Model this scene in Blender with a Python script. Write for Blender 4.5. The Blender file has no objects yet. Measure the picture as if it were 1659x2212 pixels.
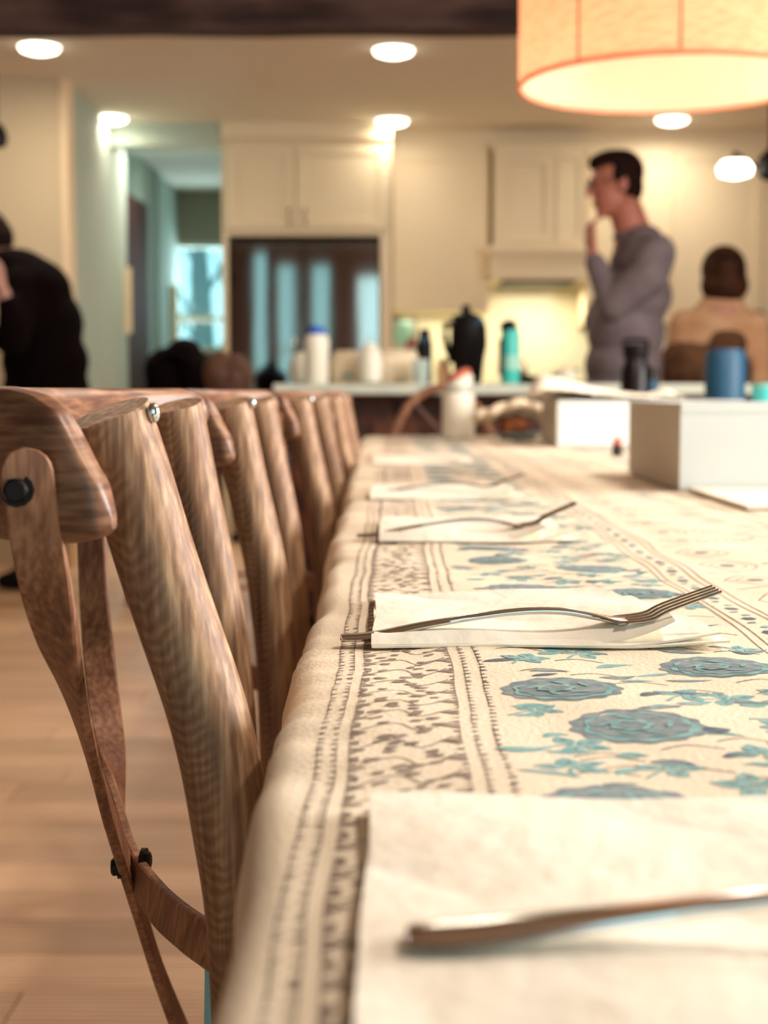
import bpy, bmesh, math, random
from mathutils import Vector, Matrix, Euler
from mathutils.geometry import tessellate_polygon
PI = math.pi
C = bpy.context.scene.collection
sc = bpy.context.scene
random.seed(7)

# ------------------------------------------------------------------ camera
F = 3200.0                       # focal length in pixels of the 1659 x 2212 frame
EYE = 0.885
PITCH = math.atan(258 / F); YAW = math.atan(20.5 / F)
cam = bpy.data.objects.new('camera', bpy.data.cameras.new('camera')); C.objects.link(cam)
cam.location = (0, 0, EYE); cam.rotation_euler = (PI / 2 - PITCH, 0, YAW)
cam.data.sensor_fit = 'VERTICAL'; cam.data.sensor_height = 36; cam.data.sensor_width = 27
cam.data.lens = F / 2212 * 36; cam.data.clip_start = 0.02; cam.data.clip_end = 200
cam.data.dof.use_dof = True; cam.data.dof.focus_distance = 0.77; cam.data.dof.aperture_fstop = 9.0
sc.camera = cam
RM = Euler(cam.rotation_euler).to_matrix()

# ------------------------------------------------------------------ world, exposure, daylight
sc.view_settings.view_transform = 'Standard'; sc.view_settings.look = 'None'
sc.view_settings.gamma = 1.0; sc.view_settings.use_curve_mapping = False
sc.view_settings.exposure = 1.25
w = bpy.data.worlds.new('world'); sc.world = w; w.use_nodes = True
nt = w.node_tree; bg = nt.nodes['Background']
tc = nt.nodes.new('ShaderNodeTexCoord'); sx = nt.nodes.new('ShaderNodeSeparateXYZ'); rp = nt.nodes.new('ShaderNodeValToRGB')
nt.links.new(tc.outputs['Generated'], sx.inputs[0]); nt.links.new(sx.outputs[2], rp.inputs[0]); nt.links.new(rp.outputs[0], bg.inputs[0])
rp.color_ramp.elements[0].position = 0.0; rp.color_ramp.elements[0].color = (0.36, 0.76, 0.82, 1)
rp.color_ramp.elements[1].position = 0.6; rp.color_ramp.elements[1].color = (0.14, 0.50, 0.66, 1)
bg.inputs[1].default_value = 0.8

def area(name, loc, rot, sx_, sy_, power, col):
    l = bpy.data.lights.new(name, 'AREA'); l.shape = 'RECTANGLE'; l.size = sx_; l.size_y = sy_; l.energy = power; l.color = col
    o = bpy.data.objects.new(name, l); C.objects.link(o); o.location = loc; o.rotation_euler = rot; return o
DAY = (0.68, 0.93, 1.0); WARM = (1.0, 0.86, 0.68)
# daylight coming in through the dining room windows behind and beside the camera
area('daylight_rear', (0.9, -2.35, 1.55), (PI / 2, 0, 0), 2.3, 1.7, 5, DAY)
area('daylight_side', (3.35, 1.6, 1.6), (PI / 2, 0, PI / 2), 2.6, 1.5, 108, (1.0, 0.95, 0.91))
area('daylight_hall', (-1.55, 11.85, 1.6), (PI / 2, 0, PI), 0.5, 0.8, 10, DAY)
area('hall_fill_lamp', (-1.4, 9.2, 2.42), (0, 0, 0), 0.3, 0.2, 3.5, (1, .95, .86))  # fill lamp added out of sight behind the header to brighten the hall

# ------------------------------------------------------------------ pixel helpers
def ray(px, py):
    return RM @ Vector(((px - 829.5) / F, -(py - 1106) / F, -1.0))
def P(px, py, Y):
    d = ray(px, py); return cam.location + d * (Y / d.y)
def PZ(px, py, z=0.75):
    d = ray(px, py); return cam.location + d * ((z - EYE) / d.z)

# ------------------------------------------------------------------ materials
def lin(c):
    return tuple((v / 255 / 12.92) if v / 255 <= 0.04045 else ((v / 255 + 0.055) / 1.055) ** 2.4 for v in c)
M = {}
def mat(name, c, rough=0.6, metal=0.0, c2=None, scale=8, bump=0.0, bscale=40, emit=None, estr=0, trans=0, alpha=1, stretch=None, coat=0, spec=0.5):
    m = bpy.data.materials.new(name); m.use_nodes = True; t = m.node_tree; b = t.nodes['Principled BSDF']
    b.inputs['Base Color'].default_value = (*lin(c), 1); b.inputs['Roughness'].default_value = rough; b.inputs['Metallic'].default_value = metal
    b.inputs['Coat Weight'].default_value = coat; b.inputs['Specular IOR Level'].default_value = spec
    if trans: b.inputs['Transmission Weight'].default_value = trans
    if alpha < 1: b.inputs['Alpha'].default_value = alpha
    tcn = t.nodes.new('ShaderNodeTexCoord'); mp = t.nodes.new('ShaderNodeMapping'); t.links.new(tcn.outputs['Object'], mp.inputs[0])
    if stretch: mp.inputs['Scale'].default_value = stretch
    if c2 is not None:
        n = t.nodes.new('ShaderNodeTexNoise'); n.inputs['Scale'].default_value = scale; n.inputs['Detail'].default_value = 5
        r = t.nodes.new('ShaderNodeValToRGB'); r.color_ramp.elements[0].position = 0.35; r.color_ramp.elements[1].position = 0.65
        r.color_ramp.elements[0].color = (*lin(c), 1); r.color_ramp.elements[1].color = (*lin(c2), 1)
        t.links.new(mp.outputs[0], n.inputs[0]); t.links.new(n.outputs[0], r.inputs[0]); t.links.new(r.outputs[0], b.inputs['Base Color'])
    if bump:
        n2 = t.nodes.new('ShaderNodeTexNoise'); n2.inputs['Scale'].default_value = bscale; n2.inputs['Detail'].default_value = 3
        bp = t.nodes.new('ShaderNodeBump'); bp.inputs['Strength'].default_value = bump; bp.inputs['Distance'].default_value = 0.01
        t.links.new(mp.outputs[0], n2.inputs[0]); t.links.new(n2.outputs[0], bp.inputs['Height']); t.links.new(bp.outputs[0], b.inputs['Normal'])
    if emit:
        b.inputs['Emission Color'].default_value = (*lin(emit), 1); b.inputs['Emission Strength'].default_value = estr
    M[name] = m; return m

def wood(name, dark, mid, light, sc1=(60, 60, 4.5), dist=3.0, rough=0.55, axis='X', pore=(420, 420, 14), bump=0.25, randtint=0.0, ringscale=1.0):
    m = bpy.data.materials.new(name); m.use_nodes = True; t = m.node_tree; b = t.nodes['Principled BSDF']; L = t.links
    tcn = t.nodes.new('ShaderNodeTexCoord'); mp = t.nodes.new('ShaderNodeMapping'); mp.inputs['Scale'].default_value = sc1
    vec = tcn.outputs['Object']
    oi = t.nodes.new('ShaderNodeObjectInfo')
    if randtint:
        ad = t.nodes.new('ShaderNodeVectorMath'); ad.operation = 'ADD'; sc_ = t.nodes.new('ShaderNodeVectorMath'); sc_.operation = 'SCALE'
        sc_.inputs[0].default_value = (13, 7, 5); L.new(oi.outputs['Random'], sc_.inputs['Scale']); L.new(vec, ad.inputs[0]); L.new(sc_.outputs[0], ad.inputs[1]); vec = ad.outputs[0]
    L.new(vec, mp.inputs[0])
    wv = t.nodes.new('ShaderNodeTexWave'); wv.wave_type = 'RINGS'; wv.rings_direction = axis; wv.wave_profile = 'SIN'
    wv.inputs['Scale'].default_value = ringscale; wv.inputs['Distortion'].default_value = dist; wv.inputs['Detail'].default_value = 3; wv.inputs['Detail Scale'].default_value = 0.8
    L.new(mp.outputs[0], wv.inputs[0])
    mp2 = t.nodes.new('ShaderNodeMapping'); mp2.inputs['Scale'].default_value = pore; L.new(vec, mp2.inputs[0])
    n = t.nodes.new('ShaderNodeTexNoise'); n.inputs['Scale'].default_value = 1; n.inputs['Detail'].default_value = 4; L.new(mp2.outputs[0], n.inputs[0])
    n3 = t.nodes.new('ShaderNodeTexNoise'); n3.inputs['Scale'].default_value = 0.09; n3.inputs['Detail'].default_value = 3; L.new(mp2.outputs[0], n3.inputs[0])
    r = t.nodes.new('ShaderNodeValToRGB'); e = r.color_ramp.elements; e[0].position = 0.05; e[0].color = (*lin(dark), 1); e[1].position = 0.9; e[1].color = (*lin(light), 1)
    k = r.color_ramp.elements.new(0.45); k.color = (*lin(mid), 1)
    mx = t.nodes.new('ShaderNodeMath'); mx.operation = 'MULTIPLY_ADD'; mx.inputs[1].default_value = 0.55
    L.new(wv.outputs['Fac'], mx.inputs[0])
    m2 = t.nodes.new('ShaderNodeMath'); m2.operation = 'MULTIPLY_ADD'; m2.inputs[1].default_value = 0.7; m2.inputs[2].default_value = -0.1; L.new(n.outputs[0], m2.inputs[0])
    L.new(m2.outputs[0], mx.inputs[2])
    m3 = t.nodes.new('ShaderNodeMath'); m3.operation = 'MULTIPLY_ADD'; m3.inputs[1].default_value = 0.5; L.new(n3.outputs[0], m3.inputs[0])
    m4 = t.nodes.new('ShaderNodeMath'); m4.operation = 'ADD'; m4.inputs[1].default_value = -0.25; L.new(mx.outputs[0], m4.inputs[0]); L.new(m4.outputs[0], m3.inputs[2])
    L.new(m3.outputs[0], r.inputs[0])
    if randtint:
        hs = t.nodes.new('ShaderNodeHueSaturation'); rv = t.nodes.new('ShaderNodeMath'); rv.operation = 'MULTIPLY_ADD'; rv.inputs[1].default_value = randtint; rv.inputs[2].default_value = 1 - randtint / 2
        L.new(oi.outputs['Random'], rv.inputs[0]); L.new(rv.outputs[0], hs.inputs['Value']); L.new(r.outputs[0], hs.inputs['Color']); L.new(hs.outputs[0], b.inputs['Base Color'])
    else: L.new(r.outputs[0], b.inputs['Base Color'])
    b.inputs['Roughness'].default_value = rough
    bp = t.nodes.new('ShaderNodeBump'); bp.inputs['Strength'].default_value = bump; bp.inputs['Distance'].default_value = 0.001
    L.new(mx.outputs[0], bp.inputs['Height']); L.new(bp.outputs[0], b.inputs['Normal'])
    M[name] = m; return m

def oak(name, dark, mid, light, arcs=1.0, streak=(300, 300, 14), blotch=(30, 30, 7), rough=.55, bump=.4, rand=1):
    """oak with curved cathedral arcs on its tangential faces and fine straight pores elsewhere"""
    m = bpy.data.materials.new(name); m.use_nodes = True; t = m.node_tree; b = t.nodes['Principled BSDF']; L = t.links; N = t.nodes.new
    def mth(op, a, b_=None, c=None):
        n = N('ShaderNodeMath'); n.operation = op
        for i_, v_ in enumerate((a, b_, c)):
            if v_ is None: continue
            if isinstance(v_, (int, float)): n.inputs[i_].default_value = v_
            else: L.new(v_, n.inputs[i_])
        return n.outputs[0]
    def noise(scl, det=4, s_=1.0):
        mp = N('ShaderNodeMapping'); mp.inputs['Scale'].default_value = scl; L.new(tcn.outputs['Object'], mp.inputs[0]); n = N('ShaderNodeTexNoise'); n.inputs['Scale'].default_value = s_; n.inputs['Detail'].default_value = det; L.new(mp.outputs[0], n.inputs[0]); return n.outputs[0]
    tcn = N('ShaderNodeTexCoord'); sp = N('ShaderNodeSeparateXYZ'); L.new(tcn.outputs['Object'], sp.inputs[0])
    dt = N('ShaderNodeVectorMath'); dt.operation = 'DOT_PRODUCT'; L.new(tcn.outputs['Normal'], dt.inputs[0]); dt.inputs[1].default_value = (-.62, -.78, 0)
    dn = mth('ADD', dt.outputs['Value'], mth('MULTIPLY', mth('SUBTRACT', noise((12, 12, 12), 2), .5), .5))
    zz = mth('ADD', sp.outputs[2], mth('MULTIPLY', dn, .030)); zz = mth('ADD', zz, mth('MULTIPLY', mth('SUBTRACT', noise((90, 90, 60), 4), .5), .014)); zz = mth('ADD', zz, mth('MULTIPLY', mth('SUBTRACT', noise((9, 9, 9), 2), .5), .05))
    arc = mth('MULTIPLY_ADD', mth('SINE', mth('MULTIPLY', zz, 2 * PI / .0062)), .5, .5)
    mask = mth('MULTIPLY', mth('SUBTRACT', dn, .66), 4.0); cl = N('ShaderNodeClamp'); L.new(mask, cl.inputs[0]); mask = mth('MULTIPLY', cl.outputs[0], arcs)
    st = noise(streak, 5); bl = noise(blotch, 3)
    v0 = mth('MULTIPLY_ADD', mth('SUBTRACT', st, .5), 1.15, .62); v1 = mth('MULTIPLY_ADD', mth('SUBTRACT', arc, .5), .15, .47); v1 = mth('ADD', v1, mth('MULTIPLY', mth('SUBTRACT', st, .5), .7))
    mx = N('ShaderNodeMix'); L.new(mask, mx.inputs[0]); L.new(v0, mx.inputs[2]); L.new(v1, mx.inputs[3]); v = mth('ADD', mx.outputs[0], mth('MULTIPLY', mth('SUBTRACT', bl, .5), .9))
    r = N('ShaderNodeValToRGB'); e = r.color_ramp.elements; e[0].position = .12; e[0].color = (*lin(dark), 1); e[1].position = .92; e[1].color = (*lin(light), 1); k = e.new(.55); k.color = (*lin(mid), 1)
    L.new(v, r.inputs[0]); L.new(r.outputs[0], b.inputs['Base Color']); b.inputs['Roughness'].default_value = rough
    bp = N('ShaderNodeBump'); bp.inputs['Strength'].default_value = bump; bp.inputs['Distance'].default_value = .0008; L.new(mx.outputs[0], bp.inputs['Height']); L.new(bp.outputs[0], b.inputs['Normal'])
    M[name] = m; return m
oak('oak_post', (60, 35, 25), (146, 108, 78), (214, 175, 135))
oak('oak_rail', (58, 32, 24), (108, 70, 50), (160, 116, 84), arcs=.0, streak=(40, 40, 300), blotch=(9, 9, 40), rough=.38, bump=.15)
oak('oak_strip', (74, 42, 28), (132, 86, 60), (182, 130, 94), arcs=0, streak=(300, 300, 20), blotch=(24, 24, 8), bump=.25)
wood('floor_oak', (172, 124, 86), (222, 176, 132), (244, 208, 168), sc1=(1.6, 22, 22), dist=4, axis='Z', pore=(5, 120, 120), rough=0.5, bump=0.1, randtint=0.30)
wood('beam_wood', (24, 8, 5), (52, 30, 24), (92, 66, 58), sc1=(1.5, 14, 14), dist=4, axis='Z', pore=(4, 60, 60), rough=0.9, bump=0.3)
wood('walnut', (40, 14, 6), (74, 34, 18), (110, 62, 36), sc1=(20, 20, 3), dist=3, pore=(80, 80, 6), rough=0.5)
mat('ceiling_paint', (232, 224, 210), 0.95)
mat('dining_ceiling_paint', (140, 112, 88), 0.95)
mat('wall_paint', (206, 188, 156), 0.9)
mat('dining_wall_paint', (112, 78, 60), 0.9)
mat('hall_paint', (176, 190, 178), 0.9)
mat('hall_end_paint', (150, 138, 120), 0.9)
mat('dark_door', (62, 30, 26), 0.7)
mat('trim_paint', (200, 200, 180), 0.6)
mat('cream_trim', (240, 214, 176), 0.6)
mat('cabinet', (238, 222, 190), 0.5)
mat('shadow_gap', (70, 60, 46), 0.9)
mat('backsplash', (246, 238, 205), 0.25)
mat('quartz', (196, 202, 186), 0.25, c2=(214, 216, 198), scale=12)
mat('dark_counter', (60, 52, 44), 0.3)
mat('steel', (176, 170, 164), 0.055, metal=1.0, bump=0.035, bscale=2.6, stretch=(2.6, 1, 0.35))
mat('dark_steel', (60, 55, 52), 0.35, metal=1.0)
mat('cutlery', (205, 204, 200), 0.15, metal=1.0)
mat('bolt_iron', (44, 38, 36), 0.4, metal=0.9)
mat('chrome', (225, 232, 232), 0.12, metal=1.0)
mat('nickel', (120, 104, 84), 0.4, metal=0.8)
mat('seat_black', (10, 2, 2), 0.9, spec=.1)
mat('cloth', (243, 229, 204), 0.95, c2=(238, 222, 196), scale=30, bump=0.12, bscale=420, spec=0.1)
mat('print_brown', (134, 118, 108), 0.95, c2=(176, 158, 142), scale=160, spec=0.1)
mat('print_slate', (122, 136, 142), 0.95, c2=(152, 162, 162), scale=190, spec=0.1)
mat('print_navy', (92, 102, 118), 0.95, c2=(120, 128, 136), scale=190, spec=0.1)
mat('print_teal', (122, 170, 172), 0.95, c2=(158, 192, 188), scale=170, spec=0.1)
mat('print_outline', (118, 104, 92), 0.95, spec=0.1)
mat('paper', (252, 244, 226), 0.85, c2=(250, 239, 218), scale=20, bump=0.10, bscale=60, spec=0.2)
mat('napkin_paper', (253, 245, 228), 0.9, c2=(251, 240, 220), scale=26, bump=0.16, bscale=55, spec=0.15)
mat('box_card', (214, 219, 216), 0.4, coat=0.3)
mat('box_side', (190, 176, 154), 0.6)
mat('white_plastic', (240, 234, 214), 0.4)
mat('white_bag', (236, 216, 184), 0.6, bump=0.3, bscale=30)
mat('blue_cap', (20, 92, 190), 0.4)
mat('red_cap', (204, 104, 80), 0.6)
mat('black_plastic', (12, 5, 6), 0.5, spec=.2)
mat('black_shiny', (14, 6, 8), 0.35, spec=.3)
mat('teal_plastic', (66, 190, 178), 0.35)
mat('pale_teal', (150, 206, 190), 0.4)
mat('blue_bottle', (22, 74, 104), 0.5, c2=(28, 82, 112), scale=6)
mat('aqua_plastic', (70, 196, 200), 0.4)
mat('peach', (232, 178, 130), 0.5)
mat('glass_clear', (210, 225, 215), 0.15, alpha=0.45)
mat('maroon', (150, 60, 66), 0.5)
mat('window_glass', (235, 250, 250), 0.02, alpha=0.08)
mat('bread', (150, 82, 24), 0.8, c2=(96, 44, 12), scale=40, bump=0.5, bscale=60)
mat('bowl_gray', (120, 130, 134), 0.4)
mat('skin_m', (176, 108, 88), 0.55)
mat('skin_w', (196, 140, 112), 0.55)
mat('skin_l', (190, 140, 124), 0.55)
mat('hair_dark', (22, 5, 3), 0.8, c2=(34, 12, 6), scale=30, spec=.15)
mat('hair_brown', (32, 9, 3), 0.7, c2=(70, 36, 10), scale=18, spec=.2)
mat('shirt_gray', (118, 104, 106), 0.9, c2=(106, 92, 96), scale=14, bump=0.25, bscale=9)
mat('black_cloth', (9, 1, 1), 0.95, spec=0.1)
mat('trousers', (14, 6, 7), 0.9, spec=.1)
mat('jeans', (50, 60, 80), 0.9)
mat('shirt_tan', (214, 168, 128), 0.9, c2=(196, 146, 106), scale=10)
mat('vest_brown', (50, 24, 12), 0.95, c2=(116, 78, 48), scale=9)
mat('bag_brown', (70, 38, 20), 0.7, c2=(96, 64, 42), scale=9)
mat('lens_dark', (30, 20, 20), 0.3)
mat('strap_blue', (140, 206, 220), 0.8, c2=(156, 214, 224), scale=60)
mat('lamp_glow', (255, 250, 225), 0.5, emit=(255, 246, 224), estr=3.5)
mat('bulb_glow', (255, 240, 200), 0.5, emit=(255, 226, 178), estr=3)
mat('shade_line', (150, 104, 70), 0.8)
mat('sunlit_cream', (255, 230, 190), 0.5)  # warm sunlight put into a plain cream colour, does not glow
mat('bark', (70, 110, 110), 0.9)
mat('tree_leaf', (90, 150, 146), 0.9)
mat('ground_out', (120, 160, 150), 0.9)
# woven linen lamp shade that lets light through
m = mat('linen', (230, 180, 148), 0.9, c2=(216, 158, 124), scale=30, stretch=(1, 1, 6)); t = m.node_tree
tr = t.nodes.new('ShaderNodeBsdfTranslucent'); ms = t.nodes.new('ShaderNodeMixShader'); ms.inputs[0].default_value = 0.65
t.links.new(t.nodes['Color Ramp'].outputs[0], tr.inputs[0]); t.links.new(t.nodes['Principled BSDF'].outputs[0], ms.inputs[1]); t.links.new(tr.outputs[0], ms.inputs[2]); t.links.new(ms.outputs[0], t.nodes['Material Output'].inputs[0])
m = mat('shade_lining', (255, 240, 210), 0.8); t = m.node_tree
tr = t.nodes.new('ShaderNodeBsdfTranslucent'); ms = t.nodes.new('ShaderNodeMixShader'); ms.inputs[0].default_value = 0.72; tr.inputs[0].default_value = (1, .90, .79, 1)
t.links.new(t.nodes['Principled BSDF'].outputs[0], ms.inputs[1]); t.links.new(tr.outputs[0], ms.inputs[2]); t.links.new(ms.outputs[0], t.nodes['Material Output'].inputs[0])

# ------------------------------------------------------------------ object helpers
def link(o, parent=None, kind=None, label=None):
    C.objects.link(o)
    if parent: o.parent = parent
    if kind: o['kind'] = kind
    if label: o['label'] = label
    return o
def build(name, bm, m, parent=None, smooth=True, kind=None, label=None, bevel=0, loc=None, rot=None):
    me = bpy.data.meshes.new(name); bmesh.ops.recalc_face_normals(bm, faces=bm.faces); bm.to_mesh(me); bm.free()
    ms_ = m if isinstance(m, (list, tuple)) else [m]
    for x in ms_: me.materials.append(M[x])
    if smooth:
        for p in me.polygons: p.use_smooth = True
        try: me.set_sharp_from_angle(angle=math.radians(38))
        except Exception: pass
    o = bpy.data.objects.new(name, me); link(o, parent, kind, label)
    if loc: o.location = loc
    if rot: o.rotation_euler = rot
    if bevel:
        b = o.modifiers.new('bevel', 'BEVEL'); b.width = bevel; b.segments = 2; b.limit_method = 'ANGLE'
    return o
def thing(name, label, cat, loc=(0, 0, 0), rz=0, group=None):
    o = bpy.data.objects.new(name, None); o.empty_display_size = 0.05; C.objects.link(o); o.location = loc; o.rotation_euler = (0, 0, rz)
    o['label'] = label; o['category'] = cat
    if group: o['group'] = group
    return o
def tag(o, label, cat, group=None):
    o['label'] = label; o['category'] = cat
    if group: o['group'] = group
    return o
def dup(root, loc, rz, label=None, group=None):
    r = root.copy(); C.objects.link(r); r.location = loc; r.rotation_euler = (0, 0, rz)
    if label: r['label'] = label
    if group: r['group'] = group
    for ch in list(root.children):
        c = ch.copy(); C.objects.link(c); c.parent = r
        for g in ch.children:
            d = g.copy(); C.objects.link(d); d.parent = c
    return r
NB = bmesh.new
def box(bm, x0, x1, y0, y1, z0, z1):
    v = [bm.verts.new((x, y, z)) for x in (x0, x1) for y in (y0, y1) for z in (z0, z1)]
    for f in ((0, 1, 3, 2), (4, 6, 7, 5), (0, 4, 5, 1), (2, 3, 7, 6), (0, 2, 6, 4), (1, 5, 7, 3)): bm.faces.new([v[i] for i in f])
    return bm
def B(*a): return box(NB(), *a)
def loft(bm, rings, cap=True, closed=False):
    R = [[bm.verts.new(p) for p in r] for r in rings]; n = len(R[0])
    for i in range(len(R) - (0 if closed else 1)):
        a, b = R[i], R[(i + 1) % len(R)]
        for k in range(n): bm.faces.new((a[k], a[(k + 1) % n], b[(k + 1) % n], b[k]))
    if cap and not closed: bm.faces.new(R[0][::-1]); bm.faces.new(R[-1])
    return bm
def lathe(bm, prof, n=28, c=(0, 0, 0), cap=True):
    rings = [[(c[0] + r * math.cos(2 * PI * k / n), c[1] + r * math.sin(2 * PI * k / n), c[2] + z) for k in range(n)] for r, z in prof]
    return loft(bm, rings, cap)
def frame(t, up=Vector((0, 0, 1))):
    t = t.normalized(); s = t.cross(up)
    if s.length < 1e-4: s = t.cross(Vector((1, 0, 0)))
    s.normalize(); return s, s.cross(t).normalized()
def tube(bm, pts, rad, n=12, up=Vector((0, 0, 1)), sq=1.0):
    pts = [Vector(p) for p in pts]; rings = []
    for i, p in enumerate(pts):
        t = (pts[min(i + 1, len(pts) - 1)] - pts[max(i - 1, 0)]); s, u = frame(t, up)
        r = rad[i] if isinstance(rad, (list, tuple)) else rad
        rings.append([p + (s * math.cos(2 * PI * k / n) + u * sq * math.sin(2 * PI * k / n)) * r for k in range(n)])
    return loft(bm, rings)
def catmull(pts, per=6):
    pts = [tuple(p) for p in pts]; out = []; n = len(pts)
    for i in range(n - 1):
        p0, p1, p2, p3 = pts[max(i - 1, 0)], pts[i], pts[i + 1], pts[min(i + 2, n - 1)]
        for k in range(per):
            t_ = k / per
            out.append(tuple(0.5 * ((2 * b) + (-a + c) * t_ + (2 * a - 5 * b + 4 * c - d) * t_ ** 2 + (-a + 3 * b - 3 * c + d) * t_ ** 3) for a, b, c, d in zip(p0, p1, p2, p3)))
    out.append(pts[-1]); return out
def interp(x, xs, ys):
    if x <= xs[0]: return ys[0]
    for i in range(len(xs) - 1):
        if x <= xs[i + 1]:
            return ys[i] + (ys[i + 1] - ys[i]) * (x - xs[i]) / (xs[i + 1] - xs[i])
    return ys[-1]
def ell(bm, c, r, rot=None, n=18):
    c = Vector(c); q = Euler(rot).to_matrix() if rot else Matrix.Identity(3); rings = []
    for i in range(1, n):
        th = PI * i / n
        rings.append([c + q @ Vector((r[0] * math.sin(th) * math.cos(2 * PI * k / n), r[1] * math.sin(th) * math.sin(2 * PI * k / n), r[2] * math.cos(th))) for k in range(n)])
    return loft(bm, rings)
def cap_(bm, p0, r0, p1, r1, n=14, sq=1.0):
    p0, p1 = Vector(p0), Vector(p1); t_ = (p1 - p0); L_ = t_.length; t_.normalize(); pts = []; rad = []
    for a in (-85, -60, -30): pts.append(p0 + t_ * r0 * math.sin(math.radians(a))); rad.append(r0 * math.cos(math.radians(a)))
    pts.append(p0); rad.append(r0); pts.append(p1); rad.append(r1)
    for a in (30, 60, 85): pts.append(p1 + t_ * r1 * math.sin(math.radians(a))); rad.append(r1 * math.cos(math.radians(a)))
    s, u = frame(t_); return loft(bm, [[p + (s * math.cos(2 * PI * k / n) + u * sq * math.sin(2 * PI * k / n)) * r for k in range(n)] for p, r in zip(pts, rad)])
def limb(bm, pts):           # list of (x,y,z,r)
    for a, b in zip(pts, pts[1:]): cap_(bm, a[:3], a[3], b[:3], b[3])
def merged(name, bm, m, parent=None, voxel=0.008, smooth=6, label=None, kind=None):
    me = bpy.data.meshes.new(name); bmesh.ops.recalc_face_normals(bm, faces=bm.faces); bm.to_mesh(me); bm.free()
    o = bpy.data.objects.new('tmp', me); C.objects.link(o)
    r = o.modifiers.new('r', 'REMESH'); r.mode = 'VOXEL'; r.voxel_size = voxel
    s = o.modifiers.new('s', 'SMOOTH'); s.iterations = smooth; s.factor = 0.5
    dg = bpy.context.evaluated_depsgraph_get(); dg.update()
    nm = bpy.data.meshes.new_from_object(o.evaluated_get(dg)); bpy.data.objects.remove(o)
    nm.name = name; nm.materials.clear(); nm.materials.append(M[m])
    for p in nm.polygons: p.use_smooth = True
    return link(bpy.data.objects.new(name, nm), parent, kind, label)

# ------------------------------------------------------------------ room shell
LX, RX, BY, FY = -3.6, 3.5, -2.5, 9.4
KC, DC = 2.44, 2.78
build('floor', B(LX, RX, BY, 12.1, -0.06, -0.014), 'walnut', kind='structure')
fl = bpy.data.objects['floor']
ph = 0.146; protos = {}
y = -1.078; row = 0
while y < 11.2:
    x = LX - random.random() * 1.2
    while x < (RX if y > 4.9 else 1.4):
        Ln = random.choice((1.2, 1.5, 1.8, 2.1))
        if x + Ln > -3.2 and not (y > 8.8 and x > -0.8) and x < 2.2:
            if Ln not in protos:
                bm = NB(); box(bm, 0, Ln - 0.003, 0, ph - 0.003, -0.014, 0)
                protos[Ln] = build('floorboard', bm, 'floor_oak', fl, smooth=False, bevel=0.0015); o = protos[Ln]
            else:
                o = protos[Ln].copy(); C.objects.link(o); o.parent = fl
            o.location = (x, y, 0)
        x += Ln
    y += ph; row += 1
build('ceiling', B(LX, RX, 6.33, 8.75, KC, KC + 0.08), 'ceiling_paint', kind='structure')
build('ceiling', B(LX, RX, 8.75, 12.1, KC, KC + 0.08), 'ceiling_paint', kind='structure')
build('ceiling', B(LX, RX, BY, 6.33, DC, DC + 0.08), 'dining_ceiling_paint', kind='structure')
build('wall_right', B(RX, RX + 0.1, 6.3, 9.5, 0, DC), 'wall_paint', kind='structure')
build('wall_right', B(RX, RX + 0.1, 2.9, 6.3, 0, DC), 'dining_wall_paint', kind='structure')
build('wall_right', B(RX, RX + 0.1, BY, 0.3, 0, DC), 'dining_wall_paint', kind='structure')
build('wall_right', B(RX, RX + 0.1, 0.3, 2.9, 0, 0.8), 'wall_paint', kind='structure')
build('wall_right', B(RX, RX + 0.1, 0.3, 2.9, 2.3, DC), 'wall_paint', kind='structure')
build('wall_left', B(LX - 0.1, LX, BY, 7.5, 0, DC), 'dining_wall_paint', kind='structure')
build('wall_back', B(-1.0, RX, FY, FY + 0.1, 0, DC), 'cabinet', kind='structure')
# rear wall behind the camera with three tall windows
ops = [(-2.05, -1.66), (-1.42, -0.98), (-0.25, 2.05)]
xs = [LX] + [v for o in ops for v in o] + [RX]
bm = NB()
for i in range(0, len(xs), 2): box(bm, xs[i], xs[i + 1], BY - 0.1, BY, 0, DC)
WZ = [(.3, 2.76), (.3, 2.6), (.7, 2.45)]
for (a, b), (c, d) in zip(ops, WZ): box(bm, a, b, BY - 0.1, BY, 0, c); box(bm, a, b, BY - 0.1, BY, d, DC)
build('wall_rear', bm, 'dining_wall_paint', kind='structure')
def window(name, x0, x1, z0, z1, y0, parent=None, mull=1, rail=True):
    bm = NB(); w_ = 0.035
    box(bm, x0, x0 + w_, y0, y0 + 0.06, z0, z1); box(bm, x1 - w_, x1, y0, y0 + 0.06, z0, z1); box(bm, x0, x1, y0, y0 + 0.06, z0, z0 + w_); box(bm, x0, x1, y0, y0 + 0.06, z1 - w_, z1)
    if rail: box(bm, x0, x1, y0 + .01, y0 + 0.05, (z0 + z1) / 2 - .02, (z0 + z1) / 2 + .02)
    o = build(name, bm, 'trim_paint', kind='structure')
    build('pane', B(x0 + w_, x1 - w_, y0 + .028, y0 + .032, z0 + w_, z1 - w_), 'window_glass', o)
    return o
window('window_1', -2.05, -1.66, 0.3, 2.76, BY - 0.09, rail=False); window('window_2', -1.42, -0.98, 0.3, 2.6, BY - 0.09); window('window_3', -0.25, 2.05, 0.7, 2.45, BY - 0.09)
bm = NB(); box(bm, RX + .02, RX + .07, .3, .35, .8, 2.3); box(bm, RX + .02, RX + .07, 2.85, 2.9, .8, 2.3); box(bm, RX + .02, RX + .07, .3, 2.9, .8, .85); box(bm, RX + .02, RX + .07, .3, 2.9, 2.25, 2.3); box(bm, RX + .02, RX + .07, 1.58, 1.62, .8, 2.3)
w4 = build('window_4', bm, 'trim_paint', kind='structure'); build('pane', B(RX + .04, RX + .045, .35, 2.85, .85, 2.25), 'window_glass', w4)

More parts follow.
